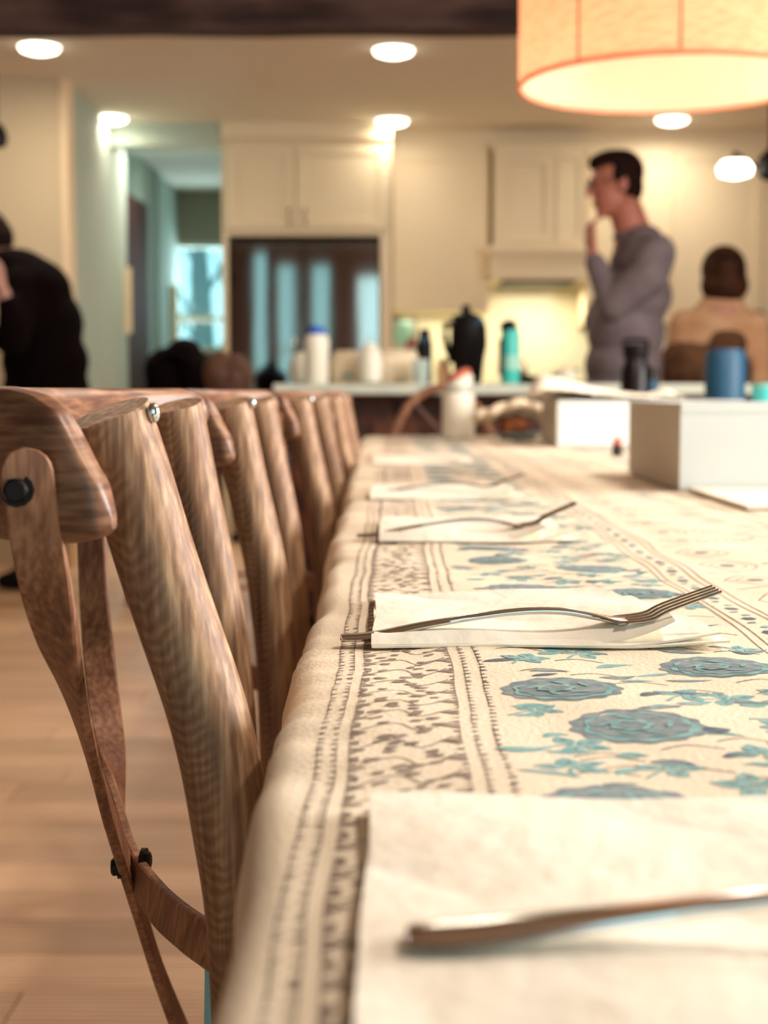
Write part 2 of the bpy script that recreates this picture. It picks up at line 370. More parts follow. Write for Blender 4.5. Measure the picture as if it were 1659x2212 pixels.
# wooden beam between the rooms
bm = NB(); y0, y1 = 6.20, 6.34
n = 30; rings = []
for i in range(n + 1):
    x = LX + (RX - LX) * i / n; j = lambda s: 0.004 * math.sin(i * 1.7 + s)
    rings.append([(x, y0 + j(0), P(600, 62, y0).z + j(1)), (x, y1, P(600, 80, y1).z + j(2)), (x, y1, DC), (x, y0 + j(3), DC)])
loft(bm, rings); tag(build('ceiling_beam', bm, 'beam_wood'), 'dark rough-sawn wooden beam running across the top of the picture', 'beam')

# left wall end, hallway
wx = P(145, 600, 7.5).x; hx = P(472, 600, 8.7).x
build('wall_left_end', B(LX, wx, 7.5, 7.62, 0, KC), 'wall_paint', kind='structure')
build('wall_hall_left', B(wx - 0.12, wx, 7.62, 9.15, 0, KC), 'hall_paint', kind='structure')
build('trim_1', B(wx - 0.02, wx + 0.012, 7.49, 7.66, 0, KC), 'cream_trim', kind='structure')
build('trim_2', B(wx - 0.01, hx + .02, 8.70, 8.86, 2.31, KC), 'hall_paint', kind='structure')
# door casing and a dark door standing open on the left of the hall
c0 = P(258, 600, 9.2).x; d0 = P(276, 600, 9.3).x; d1 = P(318, 600, 9.9).x
build('trim_3', B(c0 - 0.02, d0, 9.16, 9.28, 0, 2.33), 'hall_paint', kind='structure')
bm = NB(); zt = P(290, 420, 9.4).z
v = [(d0, 9.3), (d1, 9.95), (d1 - .04, 9.98), (d0 - .04, 9.33)]
bot = [bm.verts.new((a, b, 0.01)) for a, b in v]; top = [bm.verts.new((a, b, zt)) for a, b in v]
for i in range(4): bm.faces.new((bot[i], bot[(i + 1) % 4], top[(i + 1) % 4], top[i]))
bm.faces.new(bot[::-1]); bm.faces.new(top)
dr = build('door_1', bm, 'dark_door', smooth=False, kind='structure')
bm = NB(); ell(bm, (0, 0, 0), (.028, .028, .028)); build('door_knob', bm, 'nickel', dr, loc=((d0 + d1) / 2 + .1, 9.62, 0.98))
build('wall_hall_left', B(d0 - .3, d1 - 0.04, 9.99, 11.6, 0, KC), 'hall_paint', kind='structure')
build('trim_4', B(d1 - 0.03, P(345, 500, 10.6).x, 10.5, 10.62, 0, KC), 'hall_paint', kind='structure')
build('wall_hall_right', B(-1.06, -0.96, 9.35, 11.6, 0, KC), 'hall_paint', kind='structure')
# hall end wall with window
wa = P(366, 600, 11.6); wb = P(490, 600, 11.6); zt = P(400, 525, 11.6).z; zb = P(400, 758, 11.6).z
bm = NB(); box(bm, -3, wa.x, 11.6, 11.7, 0, KC); box(bm, wb.x, -0.9, 11.6, 11.7, 0, KC); box(bm, wa.x, wb.x, 11.6, 11.7, zt, KC); box(bm, wa.x, wb.x, 11.6, 11.7, 0, zb)
build('wall_hall_end', bm, 'hall_end_paint', kind='structure')
wd = window('window_5', wa.x, wb.x, zb, zt, 11.6, rail=False)
zr = P(400, 690, 11.6).z; build('window_rail', B(wa.x, wb.x, 11.58, 11.65, zr - .015, zr + .02), 'cream_trim', wd)
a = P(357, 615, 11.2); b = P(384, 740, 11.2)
build('sunlit_strip_1', B(a.x, b.x, 11.22, 11.25, b.z, a.z), 'sunlit_cream', kind='structure')  # cream strip standing in for warm light along the edge beside the window
a = P(262, 578, 9.1); b = P(283, 720, 9.1)
build('sunlit_strip_2', B(a.x, b.x, 9.10, 9.14, b.z, a.z), 'cream_trim', kind='structure')  # pale block standing in for sun reflected on the door casing
# trees outside the hall window
random.seed(3)
for i in range(6):
    r_ = thing('bare_tree', 'slim pale tree trunk outside the hallway window', 'tree', (-3.4 + i * 0.42, 17 + (i % 3) * 1.3, -0.6), 0, 'tree trunks outside the hallway window')
    bm = NB(); tube(bm, [(0, 0, 0), (.05, 0, 1.5), (-.04, 0, 3), (.02, 0, 5)], [.10, .09, .07, .04]); build('trunk', bm, 'bark', r_)
    bm = NB()
    for k in range(5):
        z = 1.6 + k * .5; s = (-1) ** k; tube(bm, [(0, 0, z), (.3 * s, 0, z + .5), (.5 * s, 0.1, z + 1.1)], [.035, .025, .01], n=6)
    build('branches', bm, 'bark', r_)
build('ground_outside', B(-14, 14, 12.2, 40, -0.7, -0.6), 'ground_out', kind='structure')

# ------------------------------------------------------------------ kitchen wall cabinets
def door_panel(bm, x0, x1, z0, z1, y, t_=0.02, fr=0.055):
    box(bm, x0, x1, y, y + t_ * 0.5, z0, z1)
    for a in ((x0, x0 + fr, z0, z1), (x1 - fr, x1, z0, z1), (x0 + fr, x1 - fr, z0, z0 + fr), (x0 + fr, x1 - fr, z1 - fr, z1)): box(bm, a[0], a[1], y - t_ * 0.5, y + .001, a[2], a[3])
def cabinet(name, label, x0, x1, z0, z1, yf, yb, doors, knobs=None, gap=0.004):
    yb -= .016
    r_ = thing(name, label, 'cabinet', ((x0 + x1) / 2, yb, z0))
    cx, cy, cz = r_.location
    build('body', B(x0 - cx, x1 - cx, yf + .02 - cy, yb - cy, 0, z1 - cz), 'cabinet', r_, smooth=False)
    for i, (a, b, c, d) in enumerate(doors):
        bm = NB(); door_panel(bm, a + gap - cx, b - gap - cx, c + gap - cz, d - gap - cz, yf + .01 - cy); o = build('cabinet_door', bm, 'cabinet', r_, smooth=False, bevel=0.002)
        if knobs and knobs[i]:
            bm = NB(); kx, kz = knobs[i]; tube(bm, [(kx - cx, yf - cy, kz - cz - .045), (kx - cx, yf - .03 - cy, kz - .035 - cz), (kx - cx, yf - .03 - cy, kz + .035 - cz), (kx - cx, yf - cy, kz + .045 - cz)], .006, n=8)
            build('handle', bm, 'nickel', o)
    return r_
YF = 8.70
ex0, ex1 = P(480, 500, YF).x, P(846, 500, YF).x
fx0, fx1 = P(496, 700, YF).x, P(820, 700, YF).x
zf = P(650, 514, YF).z; mid = P(638, 400, YF).x; zcab = P(650, 300, YF).z
kz = P(650, 468, YF).z
fcab = cabinet('fridge_cabinet', 'cream two-door cabinet built in above the steel fridge', ex0 + .02, ex1 - .02, zf + .015, zcab, YF, FY,
        [(ex0 + .02, mid, zf + .05, zcab - .03), (mid, ex1 - .02, zf + .05, zcab - .03)], [(P(632, 400, YF).x - .02, kz), (P(656, 400, YF).x + .01, kz)])
bm = NB(); box(bm, ex0, ex0 + .019, YF + .0, FY - .016, 0, zcab); box(bm, ex0 - .0, fx0 - .004, YF - .005, YF + .02, 0, zf + .012)
build('side_panel', bm, 'cabinet', fcab, smooth=False, loc=tuple(-v_ for v_ in fcab.location))
bm = NB(); box(bm, ex1 - .019, ex1, YF + .0, FY - .016, 0, zcab); box(bm, fx1 + .004, ex1, YF - .005, YF + .02, 0, zf + .012)
build('side_panel', bm, 'cabinet', fcab, smooth=False, loc=tuple(-v_ for v_ in fcab.location))
build('trim_7', B(ex0, ex1, YF - .03, FY, zcab, KC), 'cabinet', kind='structure', smooth=False)
# fridge
fr = thing('fridge', 'tall stainless steel french-door fridge between cream panels, reflecting windows', 'fridge', ((fx0 + fx1) / 2, 9.0, 0.0))
W_ = (fx1 - fx0) / 2 - .006
build('body', B(-W_, W_, -.26, .36, .02, zf - .015), 'dark_steel', fr)
def curved_door(x0, x1, z0, z1, y):
    bm = NB(); n_ = 12; rings = []
    for i in range(n_ + 1):
        x = x0 + (x1 - x0) * i / n_; s = 0.002 * math.sin(PI * i / n_); rings.append([(x, y - s, z0), (x, y - s, z1), (x, y + .04, z1), (x, y + .04, z0)])
    return loft(bm, rings)
for a, b, s in ((-W_, -.003, 1), (.003, W_, -1)):
    d = build('fridge_door', curved_door(a, b, .62, zf - .03, -.31), 'steel', fr)
    hx_ = b - .05 if s == 1 else a + .05
    bm = NB(); tube(bm, [(hx_, -.325, .75), (hx_, -.36, .80), (hx_, -.36, 1.15), (hx_, -.325, 1.2)], .010, n=10); build('handle', bm, 'steel', d)
d = build('freezer_drawer', curved_door(-W_, W_, .06, .60, -.31), 'steel', fr)
bm = NB(); tube(bm, [(-.3, -.32, .52), (-.28, -.36, .52), (.28, -.36, .52), (.3, -.32, .52)], .010, n=10); build('handle', bm, 'steel', d)
# upper cabinet between fridge and hood
YU = 8.95
ux0, ux1 = ex1 + .005, P(1066, 500, YU - .08).x - .02; zu = P(900, 672, YU).z; zut = P(900, 325, YU).z
um = (ux0 + ux1) / 2
cabinet('wall_cabinet', 'plain cream upper wall cabinet between the fridge and the range hood', ux0, ux1, zu, zut, YU, FY, [(ux0, ux1, zu, zut)])
build('trim_8', B(ux0, RX, YU + .02, FY, zut, KC), 'cabinet', kind='structure', smooth=False)
# hood
h0, h1 = P(1066, 500, YU - .08).x, P(1262, 500, YU - .08).x; YH = 8.80
zh = P(1150, 608, YH).z; zm = P(1150, 545, YH).z; zt = P(1150, 325, YH).z
hd = thing('range_hood', 'boxy cream range hood with moulded lower band behind the standing man', 'range hood', ((h0 + h1) / 2, FY, zh))
cx = (h0 + h1) / 2; hw = (h1 - h0) / 2
bm = NB(); box(bm, -hw, hw, YH + .05 - FY, 0, zm - zh, zt - zh + .05); build('body', bm, 'cabinet', hd, smooth=False)
pw = P(1200, 400, YH).x - cx
bm = NB(); door_panel(bm, -hw + .02, pw, zm - zh + .06, zt - zh - .02, YH + .045 - FY, fr=.05); build('front_panel', bm, 'cabinet', hd, smooth=False)
bm = NB(); door_panel(bm, pw + .01, hw - .005, zm - zh + .06, zt - zh - .02, YH + .045 - FY, fr=.03); build('front_panel', bm, 'cabinet', hd, smooth=False)
build('hood_band', B(-hw - .02, hw + .02, YH - FY, 0, 0.012, zm - zh), 'cabinet', hd, smooth=False, bevel=.008)
build('moulding', B(-hw - .035, hw + .035, YH - .025 - FY, 0, zm - zh - .01, zm - zh + .035), 'cabinet', hd, smooth=False, bevel=.01)
build('vent_plate', B(-hw + .05, hw - .05, YH + .04 - FY, -.05, -.01, .014), 'dark_steel', hd)
# tall cream cabinets on the right of the hood
x = h1 + .022; tall = [(x, x + .52), (x + .52, x + 1.06), (x + 1.06, x + 1.75)]
for i, (a, b) in enumerate(tall):
    cabinet('wall_cabinet', ('cream upper wall cabinet right behind the standing man\'s shoulders', 'cream upper wall cabinet above and behind the woman', 'cream upper wall cabinet at the right edge of the picture')[i], a, b, P(1500, 700, YU).z, zut, YU, FY, [(a, b, P(1500, 700, YU).z, zut)])
# base cabinets and worktop
bx = [(ux0, ux0 + .45), (ux0 + .45, ux1 + .06), (h1 + .06, h1 + .7), (h1 + .7, h1 + 1.3)]
for i, (a, b) in enumerate(bx):
    cabinet('base_cabinet', 'cream base cabinet under the back worktop, ' + ('beside the fridge', 'left of the stove', 'right of the stove', 'at the right end')[i], a, b, 0.0, .875, 8.78, FY, [(a, b, .1, .72), (a, b, .73, .87)])
tag(build('worktop', B(ux0, ux1 + .06, 8.74, FY, .877, .912), 'quartz', bevel=.004), 'pale stone worktop along the back wall left of the stove', 'worktop')
tag(build('worktop', B(h1 + .06, h1 + 1.3, 8.74, FY, .877, .912), 'quartz', bevel=.004), 'pale stone worktop along the back wall right of the stove', 'worktop')
build('trim_9', B(ux0, h1 + 1.8, FY - .012, FY, .912, P(1150, 560, YH).z), 'backsplash', kind='structure', smooth=False)
st = thing('stove', 'stainless kitchen stove below the range hood, mostly hidden by the island', 'stove', ((ux1 + h1) / 2 + .06, 9.0, 0)); s2 = (h1 - ux1) / 2 - .01
build('body', B(-s2, s2, -.25, .36, 0, .9), 'dark_steel', st); build('cooktop', B(-s2, s2, -.27, .36, .9, .915), 'black_shiny', st)
build('oven_door', B(-s2 + .02, s2 - .02, -.28, -.25, .2, .75), 'steel', st)
for kx in (-.28, -.1, .1, .28):
    bm = NB(); tube(bm, [(kx, -.25, .83), (kx, -.29, .83)], .022); build('knob', bm, 'steel', st)
for gx in (-.2, .2):
    bm = NB()
    for k in range(3): box(bm, gx - .16, gx + .16, -.16 + k * .16, -.15 + k * .16, .915, .94)
    build('burner_grate', bm, 'black_plastic', st)

# ------------------------------------------------------------------ recessed ceiling lights
def downlight(loc, label, power=3.9, spot=True):
    r_ = thing('ceiling_light', label, 'ceiling light', loc, 0, 'round recessed ceiling lights')
    bm = NB(); lathe(bm, [(.102, 0), (.102, -.006), (.090, -.009), (.086, -.002)], n=32, cap=False); build('trim_ring', bm, 'white_plastic', r_)
    bm = NB(); lathe(bm, [(.001, -.003), (.088, -.003), (.089, -.010), (.080, -.024), (.05, -.034), (.001, -.038)], n=32); build('lens', bm, 'lamp_glow', r_)
    l = bpy.data.lights.new('lamp', 'AREA'); l.shape = 'DISK'; l.size = .17; l.energy = power; l.color = WARM
    o = bpy.data.objects.new('lamp', l); C.objects.link(o); o.parent = r_; o.location = (0, 0, -.05)
    return r_
def CZ(px, py, z):
    d = ray(px, py); k = (z - EYE) / d.z; p = cam.location + d * k; p.z = z; return p
downlight(CZ(85, 98, KC), 'glowing recessed ceiling light at the upper left, nearest the wooden beam')
downlight(CZ(850, 105, KC), 'glowing recessed ceiling light just left of the drum lampshade, near the beam')
downlight(CZ(240, 252, KC), 'glowing recessed ceiling light above the hallway opening', 1.0)
downlight(CZ(847, 258, KC), 'glowing recessed ceiling light in front of the fridge cabinet', 1.0)
downlight(CZ(1452, 255, KC), 'glowing recessed ceiling light at the lower rim of the drum lampshade', 2.6)
# unseen fill lamps added under the dining ceiling to brighten table and floor
for p in ((1.3, 0.9), (1.6, 3.4), (-1.5, 3.6)):
    l = bpy.data.lights.new('dining_fill_lamp', 'AREA'); l.shape = 'DISK'; l.size = .18; l.energy = 15 if p[0] > 0 else 6; l.color = (1, .91, .80)
    o = bpy.data.objects.new('dining_fill_lamp', l); C.objects.link(o); o.location = (p[0], p[1], DC - .03)
# lamp strip under the hood and under the wall cabinet
for (a, b, yy, zz, e) in ((h0 + .1, h1 - .1, 9.05, zh - .03, 2.6), (ux0 + .05, ux1 - .05, 9.2, zu - .02, .9)):
    l = bpy.data.lights.new('worktop_lamp', 'AREA'); l.shape = 'RECTANGLE'; l.size = b - a; l.size_y = .08; l.energy = e; l.color = (1.0, .88, .62)
    o = bpy.data.objects.new('worktop_lamp', l); C.objects.link(o); o.location = ((a + b) / 2, yy, zz)

# ------------------------------------------------------------------ drum pendant over the table
pc = P(1440, 185, 3.08)
pd = thing('pendant_lamp', 'large round drum pendant lamp of woven tan linen with seams', 'pendant lamp', pc)
R_ = .30; Hh = .30; n = 72
def ringz(r, z): return [(r * math.cos(2 * PI * k / n), r * math.sin(2 * PI * k / n), z) for k in range(n)]
bm = NB(); loft(bm, [ringz(R_, 0), ringz(R_, Hh)], cap=False); build('lamp_shade', bm, 'linen', pd)
bm = NB(); loft(bm, [ringz(R_ - .004, 0.002), ringz(R_ - .004, Hh - .002)], cap=False); 
bm2 = bm; build('shade_lining', bm2, 'shade_lining', pd)
for z in (0, Hh):
    bm = NB(); loft(bm, [ringz(R_ - .006, z - .003), ringz(R_ + .0015, z - .003), ringz(R_ + .0015, z + .004), ringz(R_ - .006, z + .004)], closed=True); build('rim', bm, 'linen', pd)
for px in (1232, 1425, 1625):
    q = (P(px, 100, 3.0).x - pc.x) / R_; an = -math.acos(max(-1, min(1, q)))
    for da in (0, PI):
        bm = NB(); loft(bm, [[((R_ + .001 + e) * math.cos(an + da + s), (R_ + .001 + e) * math.sin(an + da + s), z) for (s, e) in ((-.008, 0), (.008, 0), (.008, .0015), (-.008, .0015))] for z in (.004, Hh)])
        build('seam', bm, 'shade_line', pd)
bm = NB(); lathe(bm, [(.01, -.01), (.04, 0), (.05, .04), (.04, .08), (.018, .11), (.018, .14)]); bl = build('bulb', bm, 'bulb_glow', pd, loc=(0, 0, .12))
bm = NB(); tube(bm, [(0, 0, .25), (0, 0, DC - pc.z)], .006)
for k in range(3):
    a = 2 * PI * k / 3; tube(bm, [(0, 0, Hh - .02), ((R_ - .005) * math.cos(a), (R_ - .005) * math.sin(a), Hh - .02)], .003, n=6)
build('stem', bm, 'bolt_iron', pd)
bm = NB(); lathe(bm, [(.06, DC - pc.z), (.06, DC - pc.z - .02), (.02, DC - pc.z - .03)]); build('ceiling_canopy', bm, 'bolt_iron', pd)
l = bpy.data.lights.new('pendant_bulb', 'POINT'); l.energy = 3.8; l.color = (1.0, 0.84, 0.73); l.shadow_soft_size = 0.05
o = bpy.data.objects.new('pendant_bulb', l); C.objects.link(o); o.parent = pd; o.location = (0, 0, .02)

# black fixture with white glowing shade over the island, right edge
def arm_lamp(loc, side, label, lampon=True):
    r_ = thing('island_chandelier', label, 'chandelier', loc)
    bm = NB(); tube(bm, [(0, 0, 0), (0, 0, KC - loc[2])], .014); build('stem', bm, 'black_plastic', r_)
    bm = NB(); lathe(bm, [(.02, -.05), (.05, -.03), (.05, .03), (.02, .06)]); build('hub', bm, 'black_plastic', r_)
    for s in (side, -side):
        ex = s * .13
        bm = NB(); tube(bm, catmull([(0, 0, 0), (s * .06, 0, .0), (ex, 0, .045), (ex, 0, .02)], 4), .008, n=8); a = build('arm', bm, 'black_plastic', r_)
        bm = NB(); lathe(bm, [(.018, .03), (.045, .028), (.062, .005), (.055, -.02), (.02, -.03)], c=(ex, 0, -.01)); build('lamp_shade', bm, 'lamp_glow' , a)
    return r_
q = P(1588, 366, 5.3); arm_lamp((q.x + .13, q.y, q.z + .01), -1, 'black metal chandelier with oval glowing white lamp at the right edge')
q = P(-8, 296, 5.3); s_ = thing('ceiling_speaker', 'dark round object hanging at the extreme left edge below the ceiling', 'fixture', (q.x, q.y, q.z))
bm = NB(); lathe(bm, [(.01, -.04), (.035, -.03), (.04, 0), (.03, .03), (.012, .05)]); build('housing', bm, 'black_plastic', s_)
bm = NB(); tube(bm, [(0, 0, .04), (0, 0, DC - q.z)], .006, n=8); build('stem', bm, 'black_plastic', s_)

# ------------------------------------------------------------------ island
IY0, IY1 = 5.0, 5.68
IL = P(590, 840, IY0).x; IR = 1.55; ZT = P(800, 829, IY0).z
isl = thing('kitchen_island', 'dark brown wooden kitchen island behind the far end of the table', 'island', ((IL + IR) / 2, (IY0 + IY1) / 2, 0))
hw = (IR - IL) / 2 - .04
build('body', B(-hw, hw, -.10, .32, .09, .878), 'walnut', isl, smooth=False); build('plinth', B(-hw + .05, hw - .05, -.06, .28, 0, .09), 'black_plastic', isl)
nP = 5
for i in range(nP):
    a = -hw + 2 * hw * i / nP; b = -hw + 2 * hw * (i + 1) / nP
    bm = NB(); door_panel(bm, a + .01, b - .01, .12, .86, -.11, fr=.07); build('front_panel', bm, 'walnut', isl, smooth=False)
tag(build('island_worktop', B(IL, IR, IY0, IY1, .878, ZT), 'quartz', bevel=.004), 'long pale grey stone worktop on the kitchen island', 'worktop')

# ------------------------------------------------------------------ counter items
ZI = ZT
def put(name, label, cat, px, Y, z, group=None):
    q = P(px, 800, Y); return thing(name, label, cat, (q.x, Y, z), 0, group)
def S(Y): return Y / F
Yi = 5.2; s = S(Yi)
o = put('milk_jug', 'white plastic jug with a bright blue cap on the island', 'jug', 684, Yi, ZI)
bm = NB(); lathe(bm, [(.036, 0), (.041, .008), (.041, .10), (.044, .12), (.044, .155), (.036, .172)]); build('body', bm, 'white_plastic', o)
bm = NB(); lathe(bm, [(.032, .172), (.033, .182), (.026, .2), (.02, .203)]); build('cap', bm, 'blue_cap', o)
for (px, w_, h_, y_, mm, lb) in ((655, 46, 68, 5.4, 'white_plastic', 'cream rounded crock left of the blue-capped jug'), (800, 40, 84, 5.15, 'white_plastic', 'white rounded paper cup in the middle of the island')):
    o = put('crock', lb, 'container', px, y_, ZI); k = S(y_)
    bm = NB(); lathe(bm, [(w_ * .3 * k, 0), (w_ * .6 * k, .01), (w_ * .7 * k, h_ * .5 * k), (w_ * .55 * k, h_ * .85 * k), (w_ * .3 * k, h_ * k)]); build('body', bm, mm, o)
    bm = NB(); lathe(bm, [(w_ * .4 * k, h_ * .93 * k), (w_ * .42 * k, h_ * .98 * k), (w_ * .2 * k, h_ * 1.03 * k)]); build('lid', bm, mm, o)
def sack(name, label, cat, px0, px1, pyt, Y, mt, seed):
    random.seed(seed); a = P(px0, 800, Y); b = P(px1, 800, Y); top = P(px0, pyt, Y).z - ZI
    o = thing(name, label, cat, ((a.x + b.x) / 2, Y, ZI)); hw = (b.x - a.x) / 2; rings = []
    for zz, f in ((0, .9), (.02, 1.0), (top * .5, 1.0), (top * .85, .93), (top, .8)):
        rings.append([(hw * f * (abs(math.cos(t_)) ** .5) * (1 if math.cos(t_) > 0 else -1) + random.uniform(-.006, .006), .08 * f * (abs(math.sin(t_)) ** .5) * (1 if math.sin(t_) > 0 else -1) + random.uniform(-.006, .006), zz + (random.uniform(-.008, .008) if zz > .03 else 0)) for t_ in [2 * PI * k / 24 for k in range(24)]])
    bm = NB(); loft(bm, rings); build('bag_body', bm, mt, o)
    bm = NB(); rings = []
    for zz, f in ((top * .97, .8), (top * 1.03, .72), (top * 1.0, .55), (top * .9, .3)):
        rings.append([(hw * f * math.cos(t_) + random.uniform(-.006, .006), .06 * f * math.sin(t_) + random.uniform(-.005, .005), zz + random.uniform(-.006, .006)) for t_ in [2 * PI * k / 24 for k in range(24)]])
    loft(bm, rings); build('folded_top', bm, mt, o); return o
o = sack('bread_bag', 'beige plastic bag of buns with small teal print on the island', 'bag', 712, 795, 762, 5.3, 'white_bag', 1)
bm = NB(); box(bm, -.012, .022, -.089, -.084, .026, .038); build('printed_mark', bm, 'print_teal', o, rot=(0, -.3, 0))
sack('bread_bag', 'peach beige bag of rolls right of the paper cup on the island', 'bag', 812, 905, 760, 5.3, 'white_bag', 2)
# clear tumbler
o = put('clear_tumbler', 'clear glass leaning beside the peach bag of rolls', 'glass', 908, 5.15, ZI)
bm = NB(); lathe(bm, [(.025, 0), (.032, .085), (.03, .085), (.023, .005)]); build('glass_wall', bm, 'glass_clear', o)
bm = NB(); lathe(bm, [(.022, .006), (.028, .05)]); build('water', bm, 'glass_clear', o)
# items on the back worktop
YB = 8.95; ZB = .912
def bt(name, label, cat, px, Y, z, w_, h_, body, cap=None, capm=None, prof=None):
    k = S(Y); o = put(name, label, cat, px, Y, z); r = w_ / 2 * k; h = h_ * k
    bm = NB(); lathe(bm, prof(r, h) if prof else [(r * .92, 0), (r, .01), (r, h * .8), (r * .8, h * .9), (r * .5, h * .95)]); build('body', bm, body, o)
    if cap: bm = NB(); lathe(bm, [(r * .55, h * .94), (r * .55, h * (1 + cap)), (r * .4, h * (1 + cap) + .004)]); build('cap', bm, capm, o)
    return o
o = put('picture_card', 'small dark framed picture with pale figure propped on back worktop', 'picture', 872, 9.2, ZB); k = S(9.2)
build('frame', B(-24 * k, 28 * k, -.01, .01, .0, 152 * k), 'dark_counter', o)
build('print', B(-22 * k, 24 * k, -.013, -.01, .02, 144 * k), 'hall_paint', o)
bm = NB(); ell(bm, (-2 * k, -.02, 120 * k), (17 * k, .01, 24 * k)); build('pale_shape', bm, 'pale_teal', o)
bm = NB(); box(bm, 4 * k, 24 * k, -.02, -.012, 86 * k, 108 * k); build('red_shape', bm, 'maroon', o)
# coffee maker: black body, dome, carafe
Yc = 5.45; k = S(Yc)
o = put('drink_bottle', 'slim black bottle with pale blue round mark left of the black pitcher', 'bottle', 917, 5.5, ZI)
bm = NB(); lathe(bm, [(.026, 0), (.028, .02), (.028, .15), (.022, .175), (.02, .20), (.012, .205)]); build('body', bm, 'black_plastic', o)
bm = NB(); ell(bm, (-.002, -.025, .165), (.013, .007, .013)); build('round_mark', bm, 'blue_bottle', o)
o = put('peach_jar', 'small peach glass candle jar between the two black vessels', 'jar', 958, 5.5, ZI)
bm = NB(); lathe(bm, [(.02, 0), (.024, .01), (.026, .06), (.02, .075), (.018, .08)]); build('jar', bm, 'peach', o)
bm = NB(); lathe(bm, [(.022, .08), (.022, .092), (.01, .096)]); build('lid', bm, 'cream_trim', o)
o = put('coffee_pitcher', 'large black insulated pitcher with knobbed lid and side handle', 'pitcher', 1012, Yc, ZI)
bm = NB(); lathe(bm, [(.045, 0), (.05, .02), (.058, .09), (.068, .14), (.066, .20), (.056, .235), (.03, .25)]); build('body', bm, 'black_plastic', o)
bm = NB(); lathe(bm, [(.05, .236), (.052, .25), (.02, .262), (.014, .275), (.018, .285), (.01, .29)], c=(-.01, 0, 0)); build('lid', bm, 'black_plastic', o)
bm = NB(); tube(bm, catmull([(-.05, 0, .22), (-.085, 0, .21), (-.08, 0, .14), (-.055, 0, .08)], 5), .012); build('handle', bm, 'black_plastic', o)
bm = NB(); ell(bm, (.03, -.055, .225), (.015, .01, .012)); build('round_mark', bm, 'blue_bottle', o)
o = put('squeeze_bottle', 'tall teal bottle with black lid and black side grip', 'bottle', 1102, 5.25, ZI)
bm = NB(); lathe(bm, [(.030, 0), (.034, .01), (.034, .17), (.030, .19), (.02, .2)]); build('body', bm, 'teal_plastic', o)
bm = NB(); lathe(bm, [(.030, .187), (.031, .205), (.02, .222), (.008, .226)], c=(-.006, 0, 0)); build('lid', bm, 'black_plastic', o)
bm = NB(); box(bm, -.042, -.022, -.025, .0, .03, .16); build('grip', bm, 'black_plastic', o, bevel=.006)
bm = NB(); lathe(bm, [(.0345, .05), (.0345, .10)], cap=False); build('label_band', bm, 'pale_teal', o)
o = put('frying_pan', 'black frying pan standing on the island left of the man', 'pan', 1160, 5.35, ZI)
bm = NB(); lathe(bm, [(.045, 0), (.055, .03), (.052, .03), (.043, .005)]); build('pan_bowl', bm, 'black_plastic', o)
bm = NB(); tube(bm, [(.05, 0, .025), (.11, 0, .045), (.15, 0, .05)], .008); build('handle', bm, 'black_plastic', o)
o = put('pale_bowl', 'small pale bowl on the island just left of the man', 'bowl', 1222, 5.15, ZI)
bm = NB(); lathe(bm, [(.02, 0), (.03, .01), (.045, .045), (.042, .045), (.028, .014)]); build('bowl', bm, 'white_plastic', o)
bm = NB(); lathe(bm, [(.036, .04), (.02, .055), (.005, .06)]); build('contents', bm, 'cream_trim', o)
o = put('kettle', 'dark small kettle on the stove behind the frying pan', 'kettle', 1120, 8.9, .94)
bm = NB(); lathe(bm, [(.06, 0), (.07, .03), (.05, .07), (.02, .09)]); build('body', bm, 'dark_steel', o)
bm = NB(); tube(bm, catmull([(-.05, 0, .07), (-.03, 0, .13), (.03, 0, .13), (.05, 0, .07)], 4), .006); build('handle', bm, 'black_plastic', o)
o = put('wall_switch_jar', 'small dark jar on the back worktop right of the woman', 'jar', 1638, 8.9, ZB)
bm = NB(); lathe(bm, [(.035, 0), (.04, .05), (.035, .12)]); build('jar', bm, 'blue_bottle', o)
bm = NB(); lathe(bm, [(.03, .12), (.036, .13), (.036, .44), (.02, .46)]); build('pepper_mill', bm, 'dark_steel', o)
o['label'] = 'tall dark pepper mill on blue base at the right edge behind the woman'; o.name = 'pepper_mill_stand'

# ------------------------------------------------------------------ stool at the island, seen over the table end
def stool(px, Y, label, h=.90, seat=.64, arch=True):
    q = P(px, 880, Y); r_ = thing('counter_stool', label, 'stool', (q.x, Y, 0))
    bm = NB(); lathe(bm, [(.16, seat), (.19, seat + .01), (.19, seat + .03), (.15, seat + .04)]); build('seat', bm, 'walnut', r_)
    for sx_, sy_ in ((-1, -1), (1, -1), (-1, 1), (1, 1)):
        bm = NB(); tube(bm, [(sx_ * .13, sy_ * .13, seat), (sx_ * .19, sy_ * .19, 0)], [.018, .014]); build('leg', bm, 'oak_strip', r_)
    bm = NB(); lathe(bm, [(.185, .2), (.195, .2), (.195, .215), (.185, .215), (.185, .2)], cap=False); build('footrest', bm, 'oak_strip', r_)
    bm = NB(); pts = [(.17 * math.cos(a), -.17 + .03 * math.sin(a), seat + (h - seat) * math.sin(a)) for a in [PI * k / 14 for k in range(15)]]
    tube(bm, pts, .014); build('back_hoop', bm, 'oak_strip', r_)
    bm = NB(); tube(bm, [(-.1, -.15, seat), (.09, -.15, h - .05)], .010, n=8); tube(bm, [(.1, -.15, seat), (-.09, -.15, h - .05)], .010, n=8); build('back_cross', bm, 'walnut', r_)
    return r_
stool(952, 4.86, 'wooden counter stool with hooped back before the dark island')

